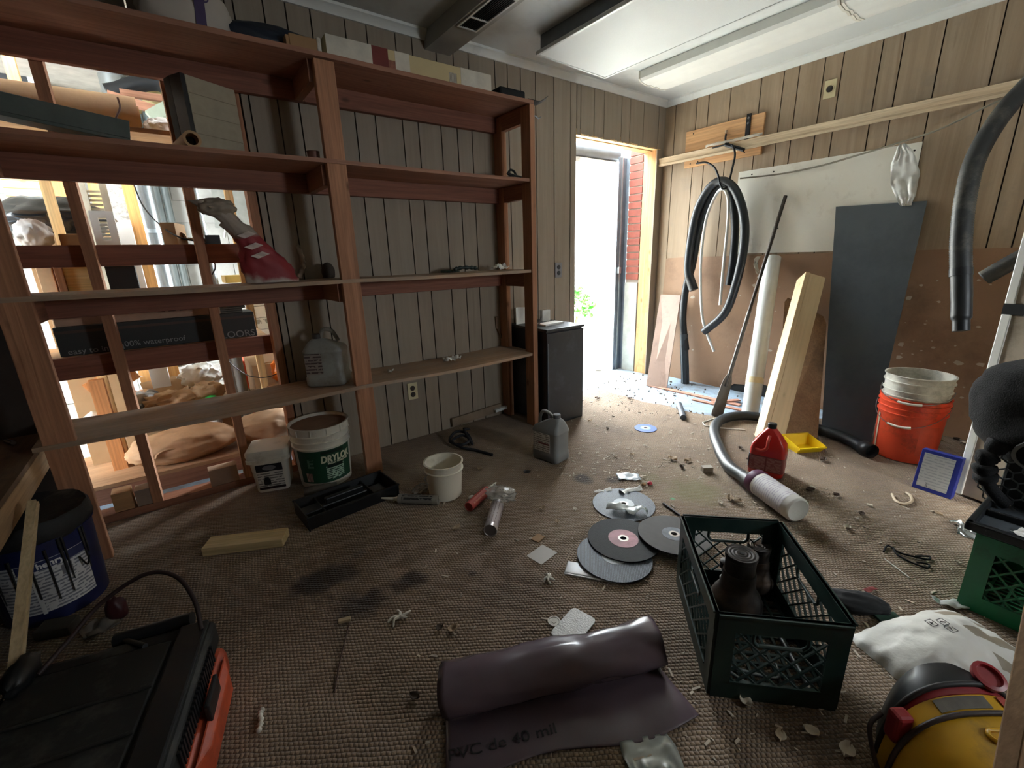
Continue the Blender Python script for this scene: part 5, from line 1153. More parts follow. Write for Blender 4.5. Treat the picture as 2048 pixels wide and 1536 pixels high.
for k in range(1500):
    if R.random() < .55: px, py = R.gauss(1260, 130), R.uniform(770, 960)
    else: px, py = R.uniform(800, 2040), R.uniform(860, 1530)
    if px < 1120 and R.random() < .7: continue
    p = fl(px, py)
    if p.y > -.1 or p.x > -.15 or p.x < -4.0: continue
    s = R.choice([.002, .003, .004, .007])*(.75 if py < 950 else .8); a = R.uniform(0, 6.28); zz = FZ if True else 0
    l = s*R.uniform(1, 3); c_, s_ = math.cos(a), math.sin(a)
    q = [(p.x+c_*x-s_*y, p.y+s_*x+c_*y) for x, y in ((-l, -s*.5), (l*.9, -s*.6), (l, s*.5), (-l*.7, s*.6))]
    lit.hexa([(x, y, zz) for x, y in q], [(x, y, zz+s*.5) for x, y in q])
o = base(lit, 'crumb_litter', M('litter', '#b5a896', .9, var=.45, scale=3), (0, 0, 0), 'fine pale crumbs and wood chips strewn over the carpet', 'litter'); o['kind'] = 'stuff'
lit = MB()
for k in range(260):
    px, py = R.gauss(1270, 110), R.uniform(735, 835)
    p = fl(px, py)
    if p.y > .1 or p.x > -.1 or p.x < -1.3: continue
    s = R.choice([.002, .003, .005]); a = R.uniform(0, 6.28); l = s*R.uniform(1, 2.5); c_, s_ = math.cos(a), math.sin(a)
    q = [(p.x+c_*x-s_*y, p.y+s_*x+c_*y) for x, y in ((-l, -s*.5), (l*.9, -s*.6), (l, s*.5), (-l*.7, s*.6))]
    lit.hexa([(x, y, .0) for x, y in q], [(x, y, s*.7+.008) for x, y in q])
o = base(lit, 'threshold_debris', M('litter_dark', '#6e6257', .9, var=.5, scale=3), (0, 0, 0), 'dark chips and dirt strewn over the concrete at the doorway', 'debris'); o['kind'] = 'stuff'

# ------------------------------------------------------------------ vinyl roll in front
O = fl(893, 1456); E_ = fl(1324, 1349); a_ = (E_-O); LR = a_.length; a_.normalize(); n_ = Vector((-a_.y, a_.x, 0))
RM = Matrix((a_, n_, Vector((0, 0, 1)))).transposed().to_4x4(); RM.translation = Vector((O.x, O.y, FZ))
t = thing('vinyl_roll', 'roll of shiny dark brown vinyl sheet with a loose flap on the carpet', 'roll', RM)
m_vin = M('vinyl_brown', '#594b51', .27, var=.06, scale=5)
def vfn(u, v):
    s = u*LR
    NF = .3
    if v < NF:
        f = v/NF; wdt = .105+.03*u+.014*math.sin(u*9+1)+.01*math.sin(u*4)
        dd = -.02-wdt*(1-f)+.03*f
        s2 = -.012*(1-f)+u*(LR+.035*(1-f)) - (0.0)
        return (s2, dd, .004+.010*(abs(nz((s*5, dd*7, 0), 1.2, 2)))*math.sin(math.pi*min(1, f*1.05))+.012*max(0, math.sin(u*6.5))*(1-f)**2*.8)
    f = (v-NF)/(1-NF); th = -math.pi/2+f*2*math.pi*1.85; rr_ = .064-.011*f
    k = 1+.15*nz((s*6, math.cos(th), math.sin(th)), 1.6, 7)+.12*abs(nz((s*9, math.cos(th)*2, math.sin(th)*2), 1.2, 3)); k -= .10*math.exp(-((u-.72)/.12)**2)*max(0, math.sin(th+.6))
    return (s+.006*math.sin(th*2)-.012*f*(u < .5), .045+rr_*k*math.cos(th)*1.12, .066+rr_*k*math.sin(th)*(.95))
MB().grid(vfn, 48, 90).build('sheet', m_vin, t, smooth=70, solid=.002)
text('PVC de 40 mil', .038, M('vinyl_ink', '#1c181a', .5), t, T(-.004, -.088, .0175) @ Rz(.0), sx=1.25)
scrap('foil_packet', 'grey crinkled foil packet poking out from under the vinyl flap', 'packet', (1306, 1530), .13, .11, -.5, 81, M('packet_grey', '#a9ada6', .3, .3, var=.1), .009, .0005, (16, 14))

# ------------------------------------------------------------------ white sack, yellow machine, black glove at lower right
s0, s1 = fl(1735, 1320), fl(2000, 1345)
d = Vector((.80, -.60, 0)); SM = frame(Vector((-2.14, -2.60, FZ)), Vector((.92, -.38, 0))); SM.translation.z = FZ
t = thing('white_sack', 'white woven plastic sack with printed handling symbols and brown stripes lying half empty', 'sack', SM)
def sfn(top):
    def f(u, v):
        x = (u-.5)*.42; y = (v-.5)*.25*(1-.12*u); e = (math.sin(math.pi*u)*math.sin(math.pi*v))**.5
        z = .07*e*(1+.25*nz((x*4, y*4, 0), 2, 5))+.022*abs(nz((x*7, y*7, 0), 2.2, 8))*e+.02*e*math.sin(u*3)
        return (x+.01*nz((u*4, v*4, 9), 2), y+.012*nz((u*4, v*4, 3), 2), z if top else .001)
    return f
b = MB().grid(sfn(True), 44, 30).grid(sfn(False), 44, 30)
kk = NT('sack_white'); tcx = kk.n('ShaderNodeTexCoord'); sx = kk.n('ShaderNodeSeparateXYZ'); kk.l(tcx, 'Object', sx, 0)
mu = kk.n('ShaderNodeMath', operation='MULTIPLY_ADD'); mu.inputs[1].default_value = .55; kk.l(sx, 'X', mu, 0); kk.l(sx, 'Y', mu, 2)
m2 = kk.n('ShaderNodeMath', operation='MULTIPLY'); m2.inputs[1].default_value = 85; kk.l(mu, 0, m2, 0); sn = kk.n('ShaderNodeMath', operation='SINE'); kk.l(m2, 0, sn, 0)
g = kk.n('ShaderNodeMath', operation='GREATER_THAN'); g.inputs[1].default_value = .25; kk.l(sn, 0, g, 0)
gx = kk.n('ShaderNodeMath', operation='GREATER_THAN'); gx.inputs[1].default_value = .06; kk.l(sx, 'X', gx, 0); gm = kk.n('ShaderNodeMath', operation='MULTIPLY'); kk.l(g, 0, gm, 0); kk.l(gx, 0, gm, 1)
mx = kk.mix(gm, 0, lin('#cfcdc6'), lin('#8d8270')); kk.l(mx, 2, kk.b, 'Base Color'); kk.b.inputs['Roughness'].default_value = .5
nn = kk.n('ShaderNodeTexNoise', i_Scale=40.0, i_Detail=4.0); kk.l(tcx, 'Object', nn, 0); kk.bump(nn, 0, .35, .006)
b.build('sack', kk.m, t, smooth=70)
m_ink = M('ink_black', '#3a3634', .6)
def icon(x, y, kind):
    zt_ = Vector(sfn(True)(x/.42+.5, y/.25+.5)).z+.0035; b = MB(); s = .011
    for p, q in (((-s, -s), (s, -s)), ((s, -s), (s, s)), ((s, s), (-s, s)), ((-s, s), (-s, -s))): b.bar((x+p[0], y+p[1], zt_), (x+q[0], y+q[1], zt_), .0014, .001)
    if kind == 0: b.bar((x-.006, y-.004, zt_), (x+.006, y+.002, zt_), .002, .001).bar((x-.002, y-.006, zt_), (x-.002, y+.005, zt_), .003, .001)
    if kind == 1: b.bar((x-.006, y+.003, zt_), (x+.006, y-.003, zt_), .004, .001)
    if kind == 2: b.bar((x-.004, y-.006, zt_), (x+.004, y+.006, zt_), .0025, .001)
    b.build('handling_symbol', m_ink, t)
icon(-.02, .03, 0); icon(.008, .02, 1); icon(.004, -.004, 2)
# yellow machine
Y0 = fl(1742, 1545); d = Vector((.80, -.60, 0)); n_ = Vector((.60, .80, 0))
YM = Matrix((d, n_, Vector((0, 0, 1)))).transposed().to_4x4(); YM.translation = Vector((-2.53, -2.70, FZ))
t = thing('pressure_washer', 'yellow and black power machine with red trim and a cord wrapped round it', 'machine', YM)
def arch(w_, h, y, z0=0, n=26, p=2.6):
    o = []
    for k in range(n+1):
        a = math.pi*k/n; c_, s_ = math.cos(a), math.sin(a)
        o.append(Vector((-w_*abs(c_)**(2/p)*(1 if c_ > 0 else -1), y, z0+h*abs(s_)**(2/p))))
    return o
def slab(nm, prof, mat, parent=None, **kw): return MB().loft([arch(*q) for q in prof]).build(nm, mat, parent or t, smooth=45, **kw)
m_yel = M('machine_yellow', '#c99a1d', .4, var=.06, dirt='#7a6228', dirtamt=.25); m_redt = M('machine_red', '#8c2329', .4)
yb = slab('front_shell', [(.13, .125, -.125), (.160, .158, -.112), (.172, .180, -.07), (.175, .186, -.012)], m_yel)
slab('rear_shell', [(.170, .190, -.008), (.166, .197, .03)], m_yel)
slab('red_band', [(.155, .199, .031), (.150, .203, .045)], m_redt)
slab('black_housing', [(.145, .208, .046), (.13, .214, .075), (.105, .205, .105), (.07, .15, .12)], m_black)
MB().tube([q+Vector((0, 0, .004)) for q in arch(.177, .190, -.010)], .0055, 8).build('cord', M('cord_brown', '#2f211c', .6), t, smooth=60)
MB().tube([q+Vector((0, 0, .004)) for q in arch(.152, .204, .047)], .006, 8).build('cord', M('cord_black', '#151416', .6), t, smooth=60)
MB().tube(crom([(-.16, .05, .12), (-.20, .03, .11), (-.205, -.0, .06), (-.195, -.03, .01)]), .005, 8).build('cord', M('cord_brown', '#2f211c', .6), t, smooth=60)
def slot(x, z, l): return Vector((x, 0, z))
sl = MB()
pts = []
for k in range(25):
    a = 2*math.pi*k/24; pts.append(Vector((.075+(.06 if math.cos(a) > 0 else -.06)+.013*math.cos(a), -.062-.0*a, 0)))
base_pts = []
for k in range(28):
    a = 2*math.pi*k/28; x = .035+(.05 if math.cos(a) >= 0 else -.05)+.014*math.cos(a); yy = -.052+.013*math.sin(a)
    tt = abs(x)/.173; z = (.183+.07*(yy+.05))*(1-min(.999, tt)**2.6)**(1/2.6)+.003
    base_pts.append((x, yy, z))
sl.tube(base_pts, .0045, 6, closed=True); sl.build('moulded_slot', m_yel, yb, smooth=60)
MB().grid(lambda u, v: (-.08+.11*u, .0+.025*v, (.1935+.005*v)*(1-(abs(-.08+.11*u)/.168)**2.6)**(1/2.6)+.001), 8, 2).build('rating_label', M('rating_grey', '#5f5a52', .6, var=.3, scale=30), t, solid=.001)
MB().grid(lambda u, v: (.06+.06*u, .0+.025*v, (.1935+.005*v)*(1-(abs(.06+.06*u)/.168)**2.6)**(1/2.6)+.001), 8, 2).build('red_label', M('red_label', '#a8443c', .5), t, solid=.001)
MB().box((-.168, .0, .09), (-.13, .034, .165)).build('red_latch', m_redt, t, bevel=.008)
MB().lathe([(.03, 0), (.032, .012), (.024, .014), (.022, .006), (0, .006)], 20, T(.075, .062, .205) @ Rx(.35)).build('red_knob', m_redt, t, smooth=40)
b = blob((.1, .045, .03), 25, .2, 2.5, 4, -.02, .08)
base(b, 'black_glove', m_blackm, T(on(1705, 1218, .022)) @ Rz(-.95), 'black cloth glove heaped on the carpet beside the dark crate', 'glove', smooth=70)
base(MB().bar(on(1752, 1243, .006), on(1795, 1240, .006), .035, .008), 'green_strip', M('strip_green', '#28463a', .6), (0, 0, 0), 'dark green plastic strip lying behind the white sack', 'strip')
scrap('paper_scrap', 'small white torn scrap beside the black glove', 'paper', (1742, 1228), .03, .03, .3, 83, m_paper, .01)
scrap('foil_scrap', 'crumpled silver foil lying before the bright green crate', 'foil', (1932, 1068), .1, .07, .4, 85, M('foil_silver', '#8f9391', .25, .7), .035, .001, (12, 10))
scrap('plastic_sliver', 'pale translucent plastic sliver lying beside the bright green crate', 'plastic', (1898, 1213), .1, .04, -.9, 87, m_wrap, .015)
scrap('red_wrapper', 'tiny red and white wrapper lying on the carpet', 'wrapper', (1738, 1185), .05, .02, -.4, 89, M('wrapper_red', '#7d2f2c', .5), .008)
base(MB().tube([on(1768, 1122, .003), on(1818, 1160, .003)], .0022, 5), 'white_stick', m_whitep, (0, 0, 0), 'thin white stick lying below the bent dark wire', 'stick')
# plank at the lower right edge
q0, q1 = dp(2036, 1545, .72), dp(2112, 1130, .78)
r_ = (CR*.9+CFW*.4).normalized(); b = MB(); up_ = (q1-q0).normalized(); a0, a1 = q0-up_*.45, q1+up_*.5
a0 = q0-up_*((q0.z-FZ)/max(.05, up_.z))
f_ = CFW-up_*CFW.dot(up_); f_.normalize()
b.hexa([a0, a0+r_*.12, a0+r_*.12+f_*.035, a0+f_*.035], [a1, a1+r_*.12, a1+r_*.12+f_*.035, a1+f_*.035])
base(b, 'leaning_board', W('board_tan', '#8d6c4c', '#a98763', 'z'), (0, 0, 0), 'tan timber board standing at the lower right edge before the yellow machine', 'board', bevel=.003)

# ------------------------------------------------------------------ bench, brace and black case at lower left
t = thing('workbench', 'dark timber workbench with a pale front apron along the shadowed left wall', 'workbench', (-4.3, -.2, 0))
m_bench = W('bench_dark', '#5d4632', '#75593f', 'y', dirt='#2b241e', dirtamt=.4)
MB().box((-.55, -1.9, .50), (-.003, .15, .518)).build('bench_top', m_bench, t)
MB().box((-.04, -1.9, .412), (-.002, -.02, .498)).build('apron', W('apron_pale', '#9d7f5e', '#b8976f', 'y'), t, bevel=.002)
for x, y in ((-.5, .1), (-.5, -1.8)): MB().box((x, y-.04, FZ), (x+.04, y, .5)).build('leg', m_bench, t)
p0, p1 = rt(66, 1000, -4.262), fl(14, 1600)
P0 = Vector((-4.255, rt(66, 1008, -4.255).y, rt(66, 1008, -4.255).z)); P1 = dp(8, 1560, .72)
dd = (P1-P0).normalized(); PE = fl(-14, 1760, FZ+.02)
b = MB(); b.bar(P0, PE, .04, .02, (1, .2, 0)); t = base(b, 'leaning_moulding', W('moulding_long', '#b5a07c', '#cbb894', 'y', knots=False), (0, 0, 0), 'pale length of moulding leaning from the floor against the bench apron', 'moulding')
mb_ = MB(); mb_.bar(P0+Vector((.011, 0, 0)), PE+Vector((.011, 0, 0)), .016, .006, (1, .2, 0)); mb_.build('bead', MATS['moulding_long'], t)
A_ = fl(35, 1400, .1)
b = MB(); b.bar((-4.36, -1.22, FZ+.045), (-4.20, -1.36, FZ+.045), .04, .09); base(b, 'board_end', W('board_orange', '#9a6d42', '#b5854f', 'x'), (0, 0, 0), 'sawn end of an orange-brown board poking out from under the bench', 'board', bevel=.002)
base(MB().lathe([(0, 0), (.008, 0), (.008, .07), (0, .07)], 12, Rx(math.pi/2)), 'chrome_pin', m_steel, T(-4.42, rt(15, 890, -4.42).y, .528) @ Rz(.5), 'short shiny metal pin lying on the workbench top', 'pin', smooth=60)
# black tool case
r0, r1 = Vector((-3.875, -1.29, 0)), Vector((-3.99, -1.72, 0)); yd = (r0-r1).normalized(); xd = Vector((yd.y, -yd.x, 0))
KM = Matrix((xd, yd, Vector((0, 0, 1)))).transposed().to_4x4(); KM.translation = Vector((r0.x, r0.y, FZ))
t = thing('tool_case', 'scuffed black plastic tool case with an orange base lying flat at the lower left', 'case', KM)
m_lid = M('case_black', '#1b1b18', .72, var=.25, dirt='#44423c', dirtamt=.35, dscale=9); m_org = M('case_orange', '#c2512f', .5, var=.08, dirt='#7d3826', dirtamt=.3)
MB().box((-.40, -.47, 0), (.045, -.01, .10)).build('base_shell', m_org, t, bevel=.03, seg=3)
MB().loft([[Vector((.046, -.40, .0)), Vector((.046, -.06, .0)), Vector((.046, -.06, .1)), Vector((.046, -.40, .1))], [Vector((.066, -.33, .02)), Vector((.066, -.12, .02)), Vector((.066, -.12, .085)), Vector((.066, -.33, .085))]]).build('orange_bulge', m_org, t, bevel=.006)
MB().box((-.41, -.48, .103), (.03, .0, .185)).build('lid', m_lid, t, bevel=.02, seg=3)
MB().box((-.385, -.455, .185), (-.06, -.06, .195)).build('raised_panel', m_lid, t, bevel=.006)
for k in range(3): MB().box((-.385, -.455+.12*k, .195), (-.06, -.446+.12*k, .2)).build('rib', m_lid, t, bevel=.003)
for k in range(22): MB().box((.0305, -.40+k*.014, .12), (.037, -.393+k*.014, .17)).build('grip_rib', m_black, t)
MB().box((-.05, -.455, .186), (.02, -.02, .2)).build('side_rail', m_black, t, bevel=.006)
MB().box((.046, -.27, .085), (.058, -.17, .14)).build('latch', m_black, t, bevel=.004)
MB().tube([(-.22, .03, .17), (-.03, .012, .19)], .02, 10).build('handle', m_black, t, smooth=60)
MB().tube([(-.2, .022, .175), (-.12, -.06, .197)], .007, 8).build('handle_strut', m_black, t, smooth=60)
MB().tube(crom([(-.34, -.06, .2), (-.30, .0, .23), (-.24, .06, .28), (-.14, .09, .32), (-.06, .06, .31), (-.01, .0, .26), (.01, -.06, .20)]), .006, 8).build('cable_handle', M('cable_dark', '#2b1a18', .6), t, smooth=60)
b = blob((.03, .06, .03), 27, .2, 2.5, 3, -.02); b.build('buckle', m_black, t, smooth=60, loc=(-.37, -.06, .215))
base(blob((.03, .025, .05), 29, .2, 3, 3, -.03), 'red_trigger_handle', M('handle_dark_red', '#3b1518', .5), on(240, 1240, .035), 'dark red plastic handle lying behind the black case', 'handle grip', smooth=60)
scrap('grey_rag', 'grey rag lying on the carpet between the blue pail and the black case', 'rag', (200, 1262), .1, .08, .3, 91, M('rag_grey', '#6f675e', .9), .02, .001, (12, 10))
base(MB().bar(on(85, 1275, .02), on(155, 1262, .02), .06, .035), 'dark_block', M('block_olive', '#3a352c', .8), (0, 0, 0), 'dark wooden block lying below the blue pail', 'block', bevel=.003)
# ------------------------------------------------------------------ the cluttered garage behind the open studs
t = thing('garage_shelving', 'rough timber shelving in the bright garage behind the open studs', 'shelf', (0, 0, 0))
m_gly = W('garage_board', '#b88a58', '#cfa574', 'x', dirt='#8c7a62', dirtamt=.4)
for z in (.80, 1.29, 1.80): MB().box((-4.62, .14, z-.02), (-3.385, .5, z)).build('shelf_board', m_gly, t)
m_gpost = W('post_pale', '#d3a264', '#ecc98f', 'z')
for x in (-4.60, -4.18, -3.42): MB().box((x, .505, -.0), (x+.04, .545, 2.2)).build('post', m_gpost, t)
def gbox(name, label, cat, x0, y0, x1, y1, Y, depth, mat, z=None, bevel=.002, group=None, rot=0):
    """box whose front face fills the given frame rectangle at the plane y = Y; z is where it stands"""
    a, b_ = bk(x0, (y0+y1)/2, Y), bk(x1, (y0+y1)/2, Y); zt, zb = bk((x0+x1)/2, y0, Y).z, bk((x0+x1)/2, y1, Y).z
    if z is not None: zt = z+(zt-zb if zt-z < .02 else zt-z); zb = z
    w_ = b_.x-a.x; h_ = zt-zb
    o = MB().box((-w_/2, 0, 0), (w_/2, depth, h_)).build(name, mat, bevel=bevel); o.matrix_world = T((a.x+b_.x)/2, Y, zb) @ Rz(rot)
    return tag(o, label, cat, group), w_, h_
G1, G2, G3 = .801, 1.291, 1.801
# upper gap
x0 = bk(-40, 200, .24).x; x1 = bk(276, 225, .24).x
base(MB().cyl((x0, .30, G3+.082), (x1, .30, G3+.082), .08, n=24).cyl((x1-.004, .30, G3+.082), (x1+.006, .30, G3+.082), .045, n=16), 'kraft_roll', m_kraft, (0, 0, 0), 'fat roll of brown kraft paper lying on the topmost garage shelf', 'roll', smooth=40)
base(blob((.07, .06, .05), 41, .2, 3, 4, -.04, .15), 'white_bag', m_paper, (x1+.085, .34, G3+.045), 'crumpled white bag at the end of the kraft roll', 'bag', smooth=60)
o, w_, h_ = gbox('grey_cabinet', 'grey metal cabinet hung high on the garage wall', 'cabinet', -60, 60, 78, 205, 2.3, .55, M('cab_grey', '#9aa19d', .5, dirt='#7d7f78'))
MB().box((-w_/2+.02, -.012, .08), (w_/2-.04, 0, .22)).build('vent_frame', m_white, o); MB().box((-w_/2+.06, -.016, .11), (w_/2-.08, -.012, .19)).build('vent', m_black, o)
o, w_, h_ = gbox('meter_box', 'flat grey panel box on the garage wall beside two pipes', 'box', 95, 80, 135, 195, 2.5, .3, M('cab_grey2', '#a9aaa2', .5, dirt='#85877f'))
for i, px in enumerate((148, 168)):
    a = bk(px, 130, 2.6); base(MB().cyl((0, 0, 1.2), (0, 0, 2.5), .045, n=18), 'conduit', M('pipe_grey', '#8e978f', .5, dirt='#6f756d'), (a.x, 2.6, 0), ('grey conduit pipe rising next to the meter box', 'second grey conduit pipe, beside the black ladder bracket')[i], 'pipe', smooth=50)
a = bk(185, 150, 2.5); t = thing('ladder_bracket', 'black and white slotted bracket rail beside the conduit pipes', 'bracket', (a.x, 2.5, 1.9))
MB().box((-.05, 0, -.3), (.05, .02, .5)).build('rail', m_black, t)
for k in range(6): MB().box((-.03, -.006, -.22+k*.11), (.03, 0, -.16+k*.11)).build('slot', m_white, t)
t = thing('insulation_batt', 'yellowish insulation batts between dark rafters at the garage ceiling', 'insulation', (0, 0, 0))
m_ins = M('insulation', '#b5a476', .9, var=.3, scale=14, bump=.6)
for i, (x0, x1) in enumerate(((205, 262), (266, 330), (280, 345))):
    a, c_ = bk(x0, 120, 2.2), bk(x1, 120, 2.2); zz_ = bk(x0, (108, 112, 200)[i], 2.2).z; zb = bk(x0, (185, 150, 255)[i], 2.2).z
    zz_ = min(zz_, 2.38); b = blob(((c_.x-a.x)/2, .15, (zz_-zb)/2*.8), 50+i, .08, 3, 3); b.build('batt', m_ins, t, smooth=70, loc=((a.x+c_.x)/2, 2.3, (zz_+zb)/2-.02))
P = [bk(215, 185, 1.8), bk(240, 180, 1.8), bk(275, 168, 1.8), bk(310, 165, 1.8), bk(335, 175, 1.8)]
base(MB().tube(crom(P), .055, 12), 'flex_duct', m_black, (0, 0, 0), 'black flexible duct slung below the garage insulation', 'duct', smooth=60)
for i, (p, q, w_) in enumerate(((bk(215, 190, 1.6), bk(330, 225, 1.6), .05), (bk(240, 185, 1.7), bk(345, 200, 1.7), .04), (bk(300, 235, 1.4), bk(355, 205, 1.4), .07))):
    base(MB().bar(p, q+(q-p)*(2.9-q.y)/max(.01, abs((q-p).y)) if False else q, w_, w_).bar(q, Vector((q.x, 2.9, q.z)), w_*.8, w_*.8), 'loose_batten', m_lum_x if i < 2 else M('batten_green', '#8f9683', .6), (0, 0, 0), ('dark batten slanting below the flexible duct', 'thinner dark batten crossing behind the slanting one', 'pale greenish batten end rising beside the stud')[i], 'batten')
a = bk(357, 200, .7); base(MB().cyl((a.x+.0, .7, .0), (a.x-.04, .72, 2.5), .03, n=14).cyl((a.x-.02, .72, 1.72), (a.x-.025, .73, 1.77), .036, n=14), 'chrome_pipe', m_galv, (0, 0, 0), 'shiny pipe with a coupling seen between the stud and the dark boards', 'pipe', smooth=50)
base(MB().tube(crom([bk(235, 195, .12), bk(240, 215, .115), bk(232, 235, .11), bk(228, 255, .11)]), .004, 6), 'bent_wire', M('wire_rust', '#5a3426', .6), (0, 0, 0), 'bent rusty wire hanging before the kraft roll', 'wire', smooth=60)
# second gap: above the first rail
o, w_, h_ = gbox('wood_sheet', 'pale tongue-and-groove board sheet standing at the garage wall', 'sheet', 5, 330, 160, 410, 2.3, .03, W('sheet_pale', '#d2a878', '#e2bd90', 'x'))
for k in range(1, 5): MB().box((-w_/2, -.004, h_*k/5-.004), (w_/2, 0, h_*k/5+.001)).build('joint', M('joint_tan', '#9b7448', .8), o)
a = bk(125, 400, 2.1); base(MB().box((-.06, 0, 0), (.06, .06, 2.4)), 'wall_stud', W('stud_orange', '#c07a42', '#d8935a', 'z'), (a.x+.02, 2.15, 0), 'orange timber upright before the tongue-and-groove sheet', 'stud')
a = bk(102, 436, .75); base(blob((.24, .14, .11), 43, .14, 2.4, 4, -.09, .12), 'black_bag', M('bag_black', '#101214', .25, coat=.5), (a.x, .74, .95), 'shiny black rubbish bag heaped behind the garage shelving', 'bag', smooth=60)
gbox('crate_stand', 'brown wooden chest under the shiny black bag', 'chest', 45, 465, 165, 500, .62, .25, m_card, 0)
bpy.data.objects['black_bag'].location.z = bk(102, 440, .74).z
gz = bk(102, 468, .74).z
o = bpy.data.objects['crate_stand']; s_ = (gz-.005)/max(.05, o.dimensions.z); o.scale.z = s_
base(blob((.06, .05, .07), 45, .2, 2.5, 4, -.05, .2), 'crumpled_paper_bag', m_paper, (bk(62, 450, .3).x, .30, G2+.05), 'crumpled white paper bag on the middle garage shelf', 'bag', smooth=60)
gbox('paper_stack', 'low stack of brown papers on the middle garage shelf', 'stack', 118, 468, 168, 485, .3, .15, m_card, G2)
def shutter(name, lab, x0, y0, x1, y1, Y, z=None, mat=None):
    a, b_ = bk(x0, (y0+y1)/2, Y), bk(x1, (y0+y1)/2, Y); zt, zb = bk((x0+x1)/2, y0, Y).z, bk((x0+x1)/2, y1, Y).z
    if z is not None: zb = z
    w_ = b_.x-a.x; h_ = zt-zb; t = thing(name, lab, 'shutter', (a.x, Y, zb)); mt = mat or m_white
    b = MB().box((0, 0, 0), (.03, .03, h_)).box((w_-.03, 0, 0), (w_, .03, h_)).box((.03, 0, 0), (w_-.03, .03, .03)).box((.03, 0, h_-.03), (w_-.03, .03, h_)); b.build('frame', mt, t)
    n_ = max(6, int(h_/.024))
    sl0 = MB().hexa([(.03, .002, 0), (w_-.03, .002, 0), (w_-.03, .005, 0), (.03, .005, 0)], [(.03, .022, .014), (w_-.03, .022, .014), (w_-.03, .025, .014), (.03, .025, .014)]).build('slat', mt, t)
    sl0.location = (0, 0, .032)
    for k in range(1, n_-1):
        o = sl0.copy(); C.objects.link(o); o.location = (0, 0, .032+k*(h_-.07)/n_)
    return t
shutter('louvred_shutter', 'white louvred shutter standing on the middle garage shelf', 183, 422, 232, 480, .38, G2)
shutter('louvred_shutter', 'taller cream louvred shutter leaning behind the white one', 165, 352, 222, 470, .62, .9, M('shutter_cream', '#c9c3ae', .6))
o, w_, h_ = gbox('cork_board', 'speckled pin board in an orange wooden frame leaning in the garage', 'board', 196, 345, 262, 448, 1.1, .02, M('cork_speckle', '#a3a09a', .9, var=.5, scale=60), 0)
for s in (-1, 1): MB().box((s*w_/2-.03, -.012, 0), (s*w_/2+.03, .02, h_)).build('frame', W('frame_orange', '#c98d4c', '#dca766', 'z'), o)
gbox('white_tray_stack', 'stack of thin white boards at the foot of the pin board', 'stack', 220, 440, 262, 456, 1.0, .06, m_paper, 0)
a = bk(290, 420, 1.9); t = thing('galvanised_duct', 'tall shiny galvanised duct standing in the garage', 'duct', (a.x, 1.9, 0))
MB().cyl((0, 0, 0), (0, 0, 2.5), .085, n=26).build('pipe', M('duct_shiny', '#9ea3a3', .25, .85, var=.08), t, smooth=50); MB().cyl((0, 0, 1.44), (0, 0, 1.47), .09, n=26).build('joint_ring', m_galv, t, smooth=50)
for i, px in enumerate((322, 340)):
    a = bk(px, 420, 2.5); base(MB().cyl((0, 0, .5), (0, 0, 2.5), .03, n=12), 'thin_pipe', M('pipe_dark', '#4f5552', .5), (a.x, 2.78, 0), ('thin dark pipe on the block wall beside the shiny duct', 'second thin dark pipe on the block wall, nearer the white carton')[i], 'pipe', smooth=50)
o, w_, h_ = gbox('white_carton', 'white carton with brown cardboard sides on the middle garage shelf', 'carton', 322, 445, 352, 481, .2, .16, m_card, G2, rot=-.3)
base(crumple(12, 10, .17, .12, 47, .03, 14), 'loose_paper', m_paper, T(bk(372, 462, .28).x, .30, G2+.025) @ Ry(.35), 'white crumpled paper drooping over the carton on the middle garage shelf', 'paper', solid=.001, smooth=60)
gbox('dark_tool_box', 'small dark tin on the middle garage shelf beside the hanging cord', 'tin', 410, 470, 440, 480, .2, .08, m_black, G2)
base(MB().tube(crom([bk(265, 362, .6), bk(285, 410, .45), bk(320, 450, .25), bk(360, 475, .145), bk(415, 490, .142), bk(430, 530, .142), bk(425, 550, .13)]), .004, 6), 'drooping_cable', m_black, (0, 0, 0), 'black cord drooping from the garage duct past the upper rail', 'cord', smooth=60)
base(MB().tube(crom([bk(444, 355, 2.89), bk(448, 410, 2.89), bk(452, 440, 2.89), bk(448, 475, 2.89)]), .008, 6), 'white_wire', m_whitep, (0, 0, 0), 'thin white wire running down the block wall behind the red bag', 'wire', smooth=60)
base(MB().prism([(0, 0), (.5, 0), (.5, .42), (.05, .62)], 0, .01), 'grey_board_patch', M('patch_grey', '#83837c', .8), T(bk(432, 455, 2.8).x, 2.86, bk(432, 455, 2.8).z) @ Rx(math.pi/2), 'grey board patch fixed on the block wall behind the red bag', 'board')
# on the bench level of the third gap
t = thing('glass_jar', 'clear glass jar standing in the garage below the upper rail', 'jar', (bk(297, 560, .32).x, .32, G1+.0))
MB().shell([(.0, 0), (.05, .0), (.055, .01), (.055, .2), (.045, .225), (.045, .25)], 24).build('glass', M('glass_clear', '#d5dcd8', .08, alpha=.45), t, smooth=50); MB().lathe([(.048, .25), (.048, .27), (0, .27)], 20).build('lid', m_galv, t)
gbox('yellow_block', 'pale yellow timber block end below the upper rail', 'block', 128, 533, 182, 566, .3, .12, W('block_yellow', '#d9bb7a', '#ecd59e', 'x'), G1)
gbox('brown_block', 'brown timber block beside the pale yellow block', 'block', 110, 534, 127, 566, .28, .12, W('block_brown', '#8a562e', '#a36c3f', 'z'), G1)
gbox('cream_box', 'cream box at the stud below the upper rail', 'box', 74, 528, 106, 568, .3, .12, M('box_cream', '#d8b48a', .7), G1)
gbox('dark_carton', 'dark carton behind the glass jar', 'carton', 212, 532, 272, 560, .36, .1, m_black, G1)
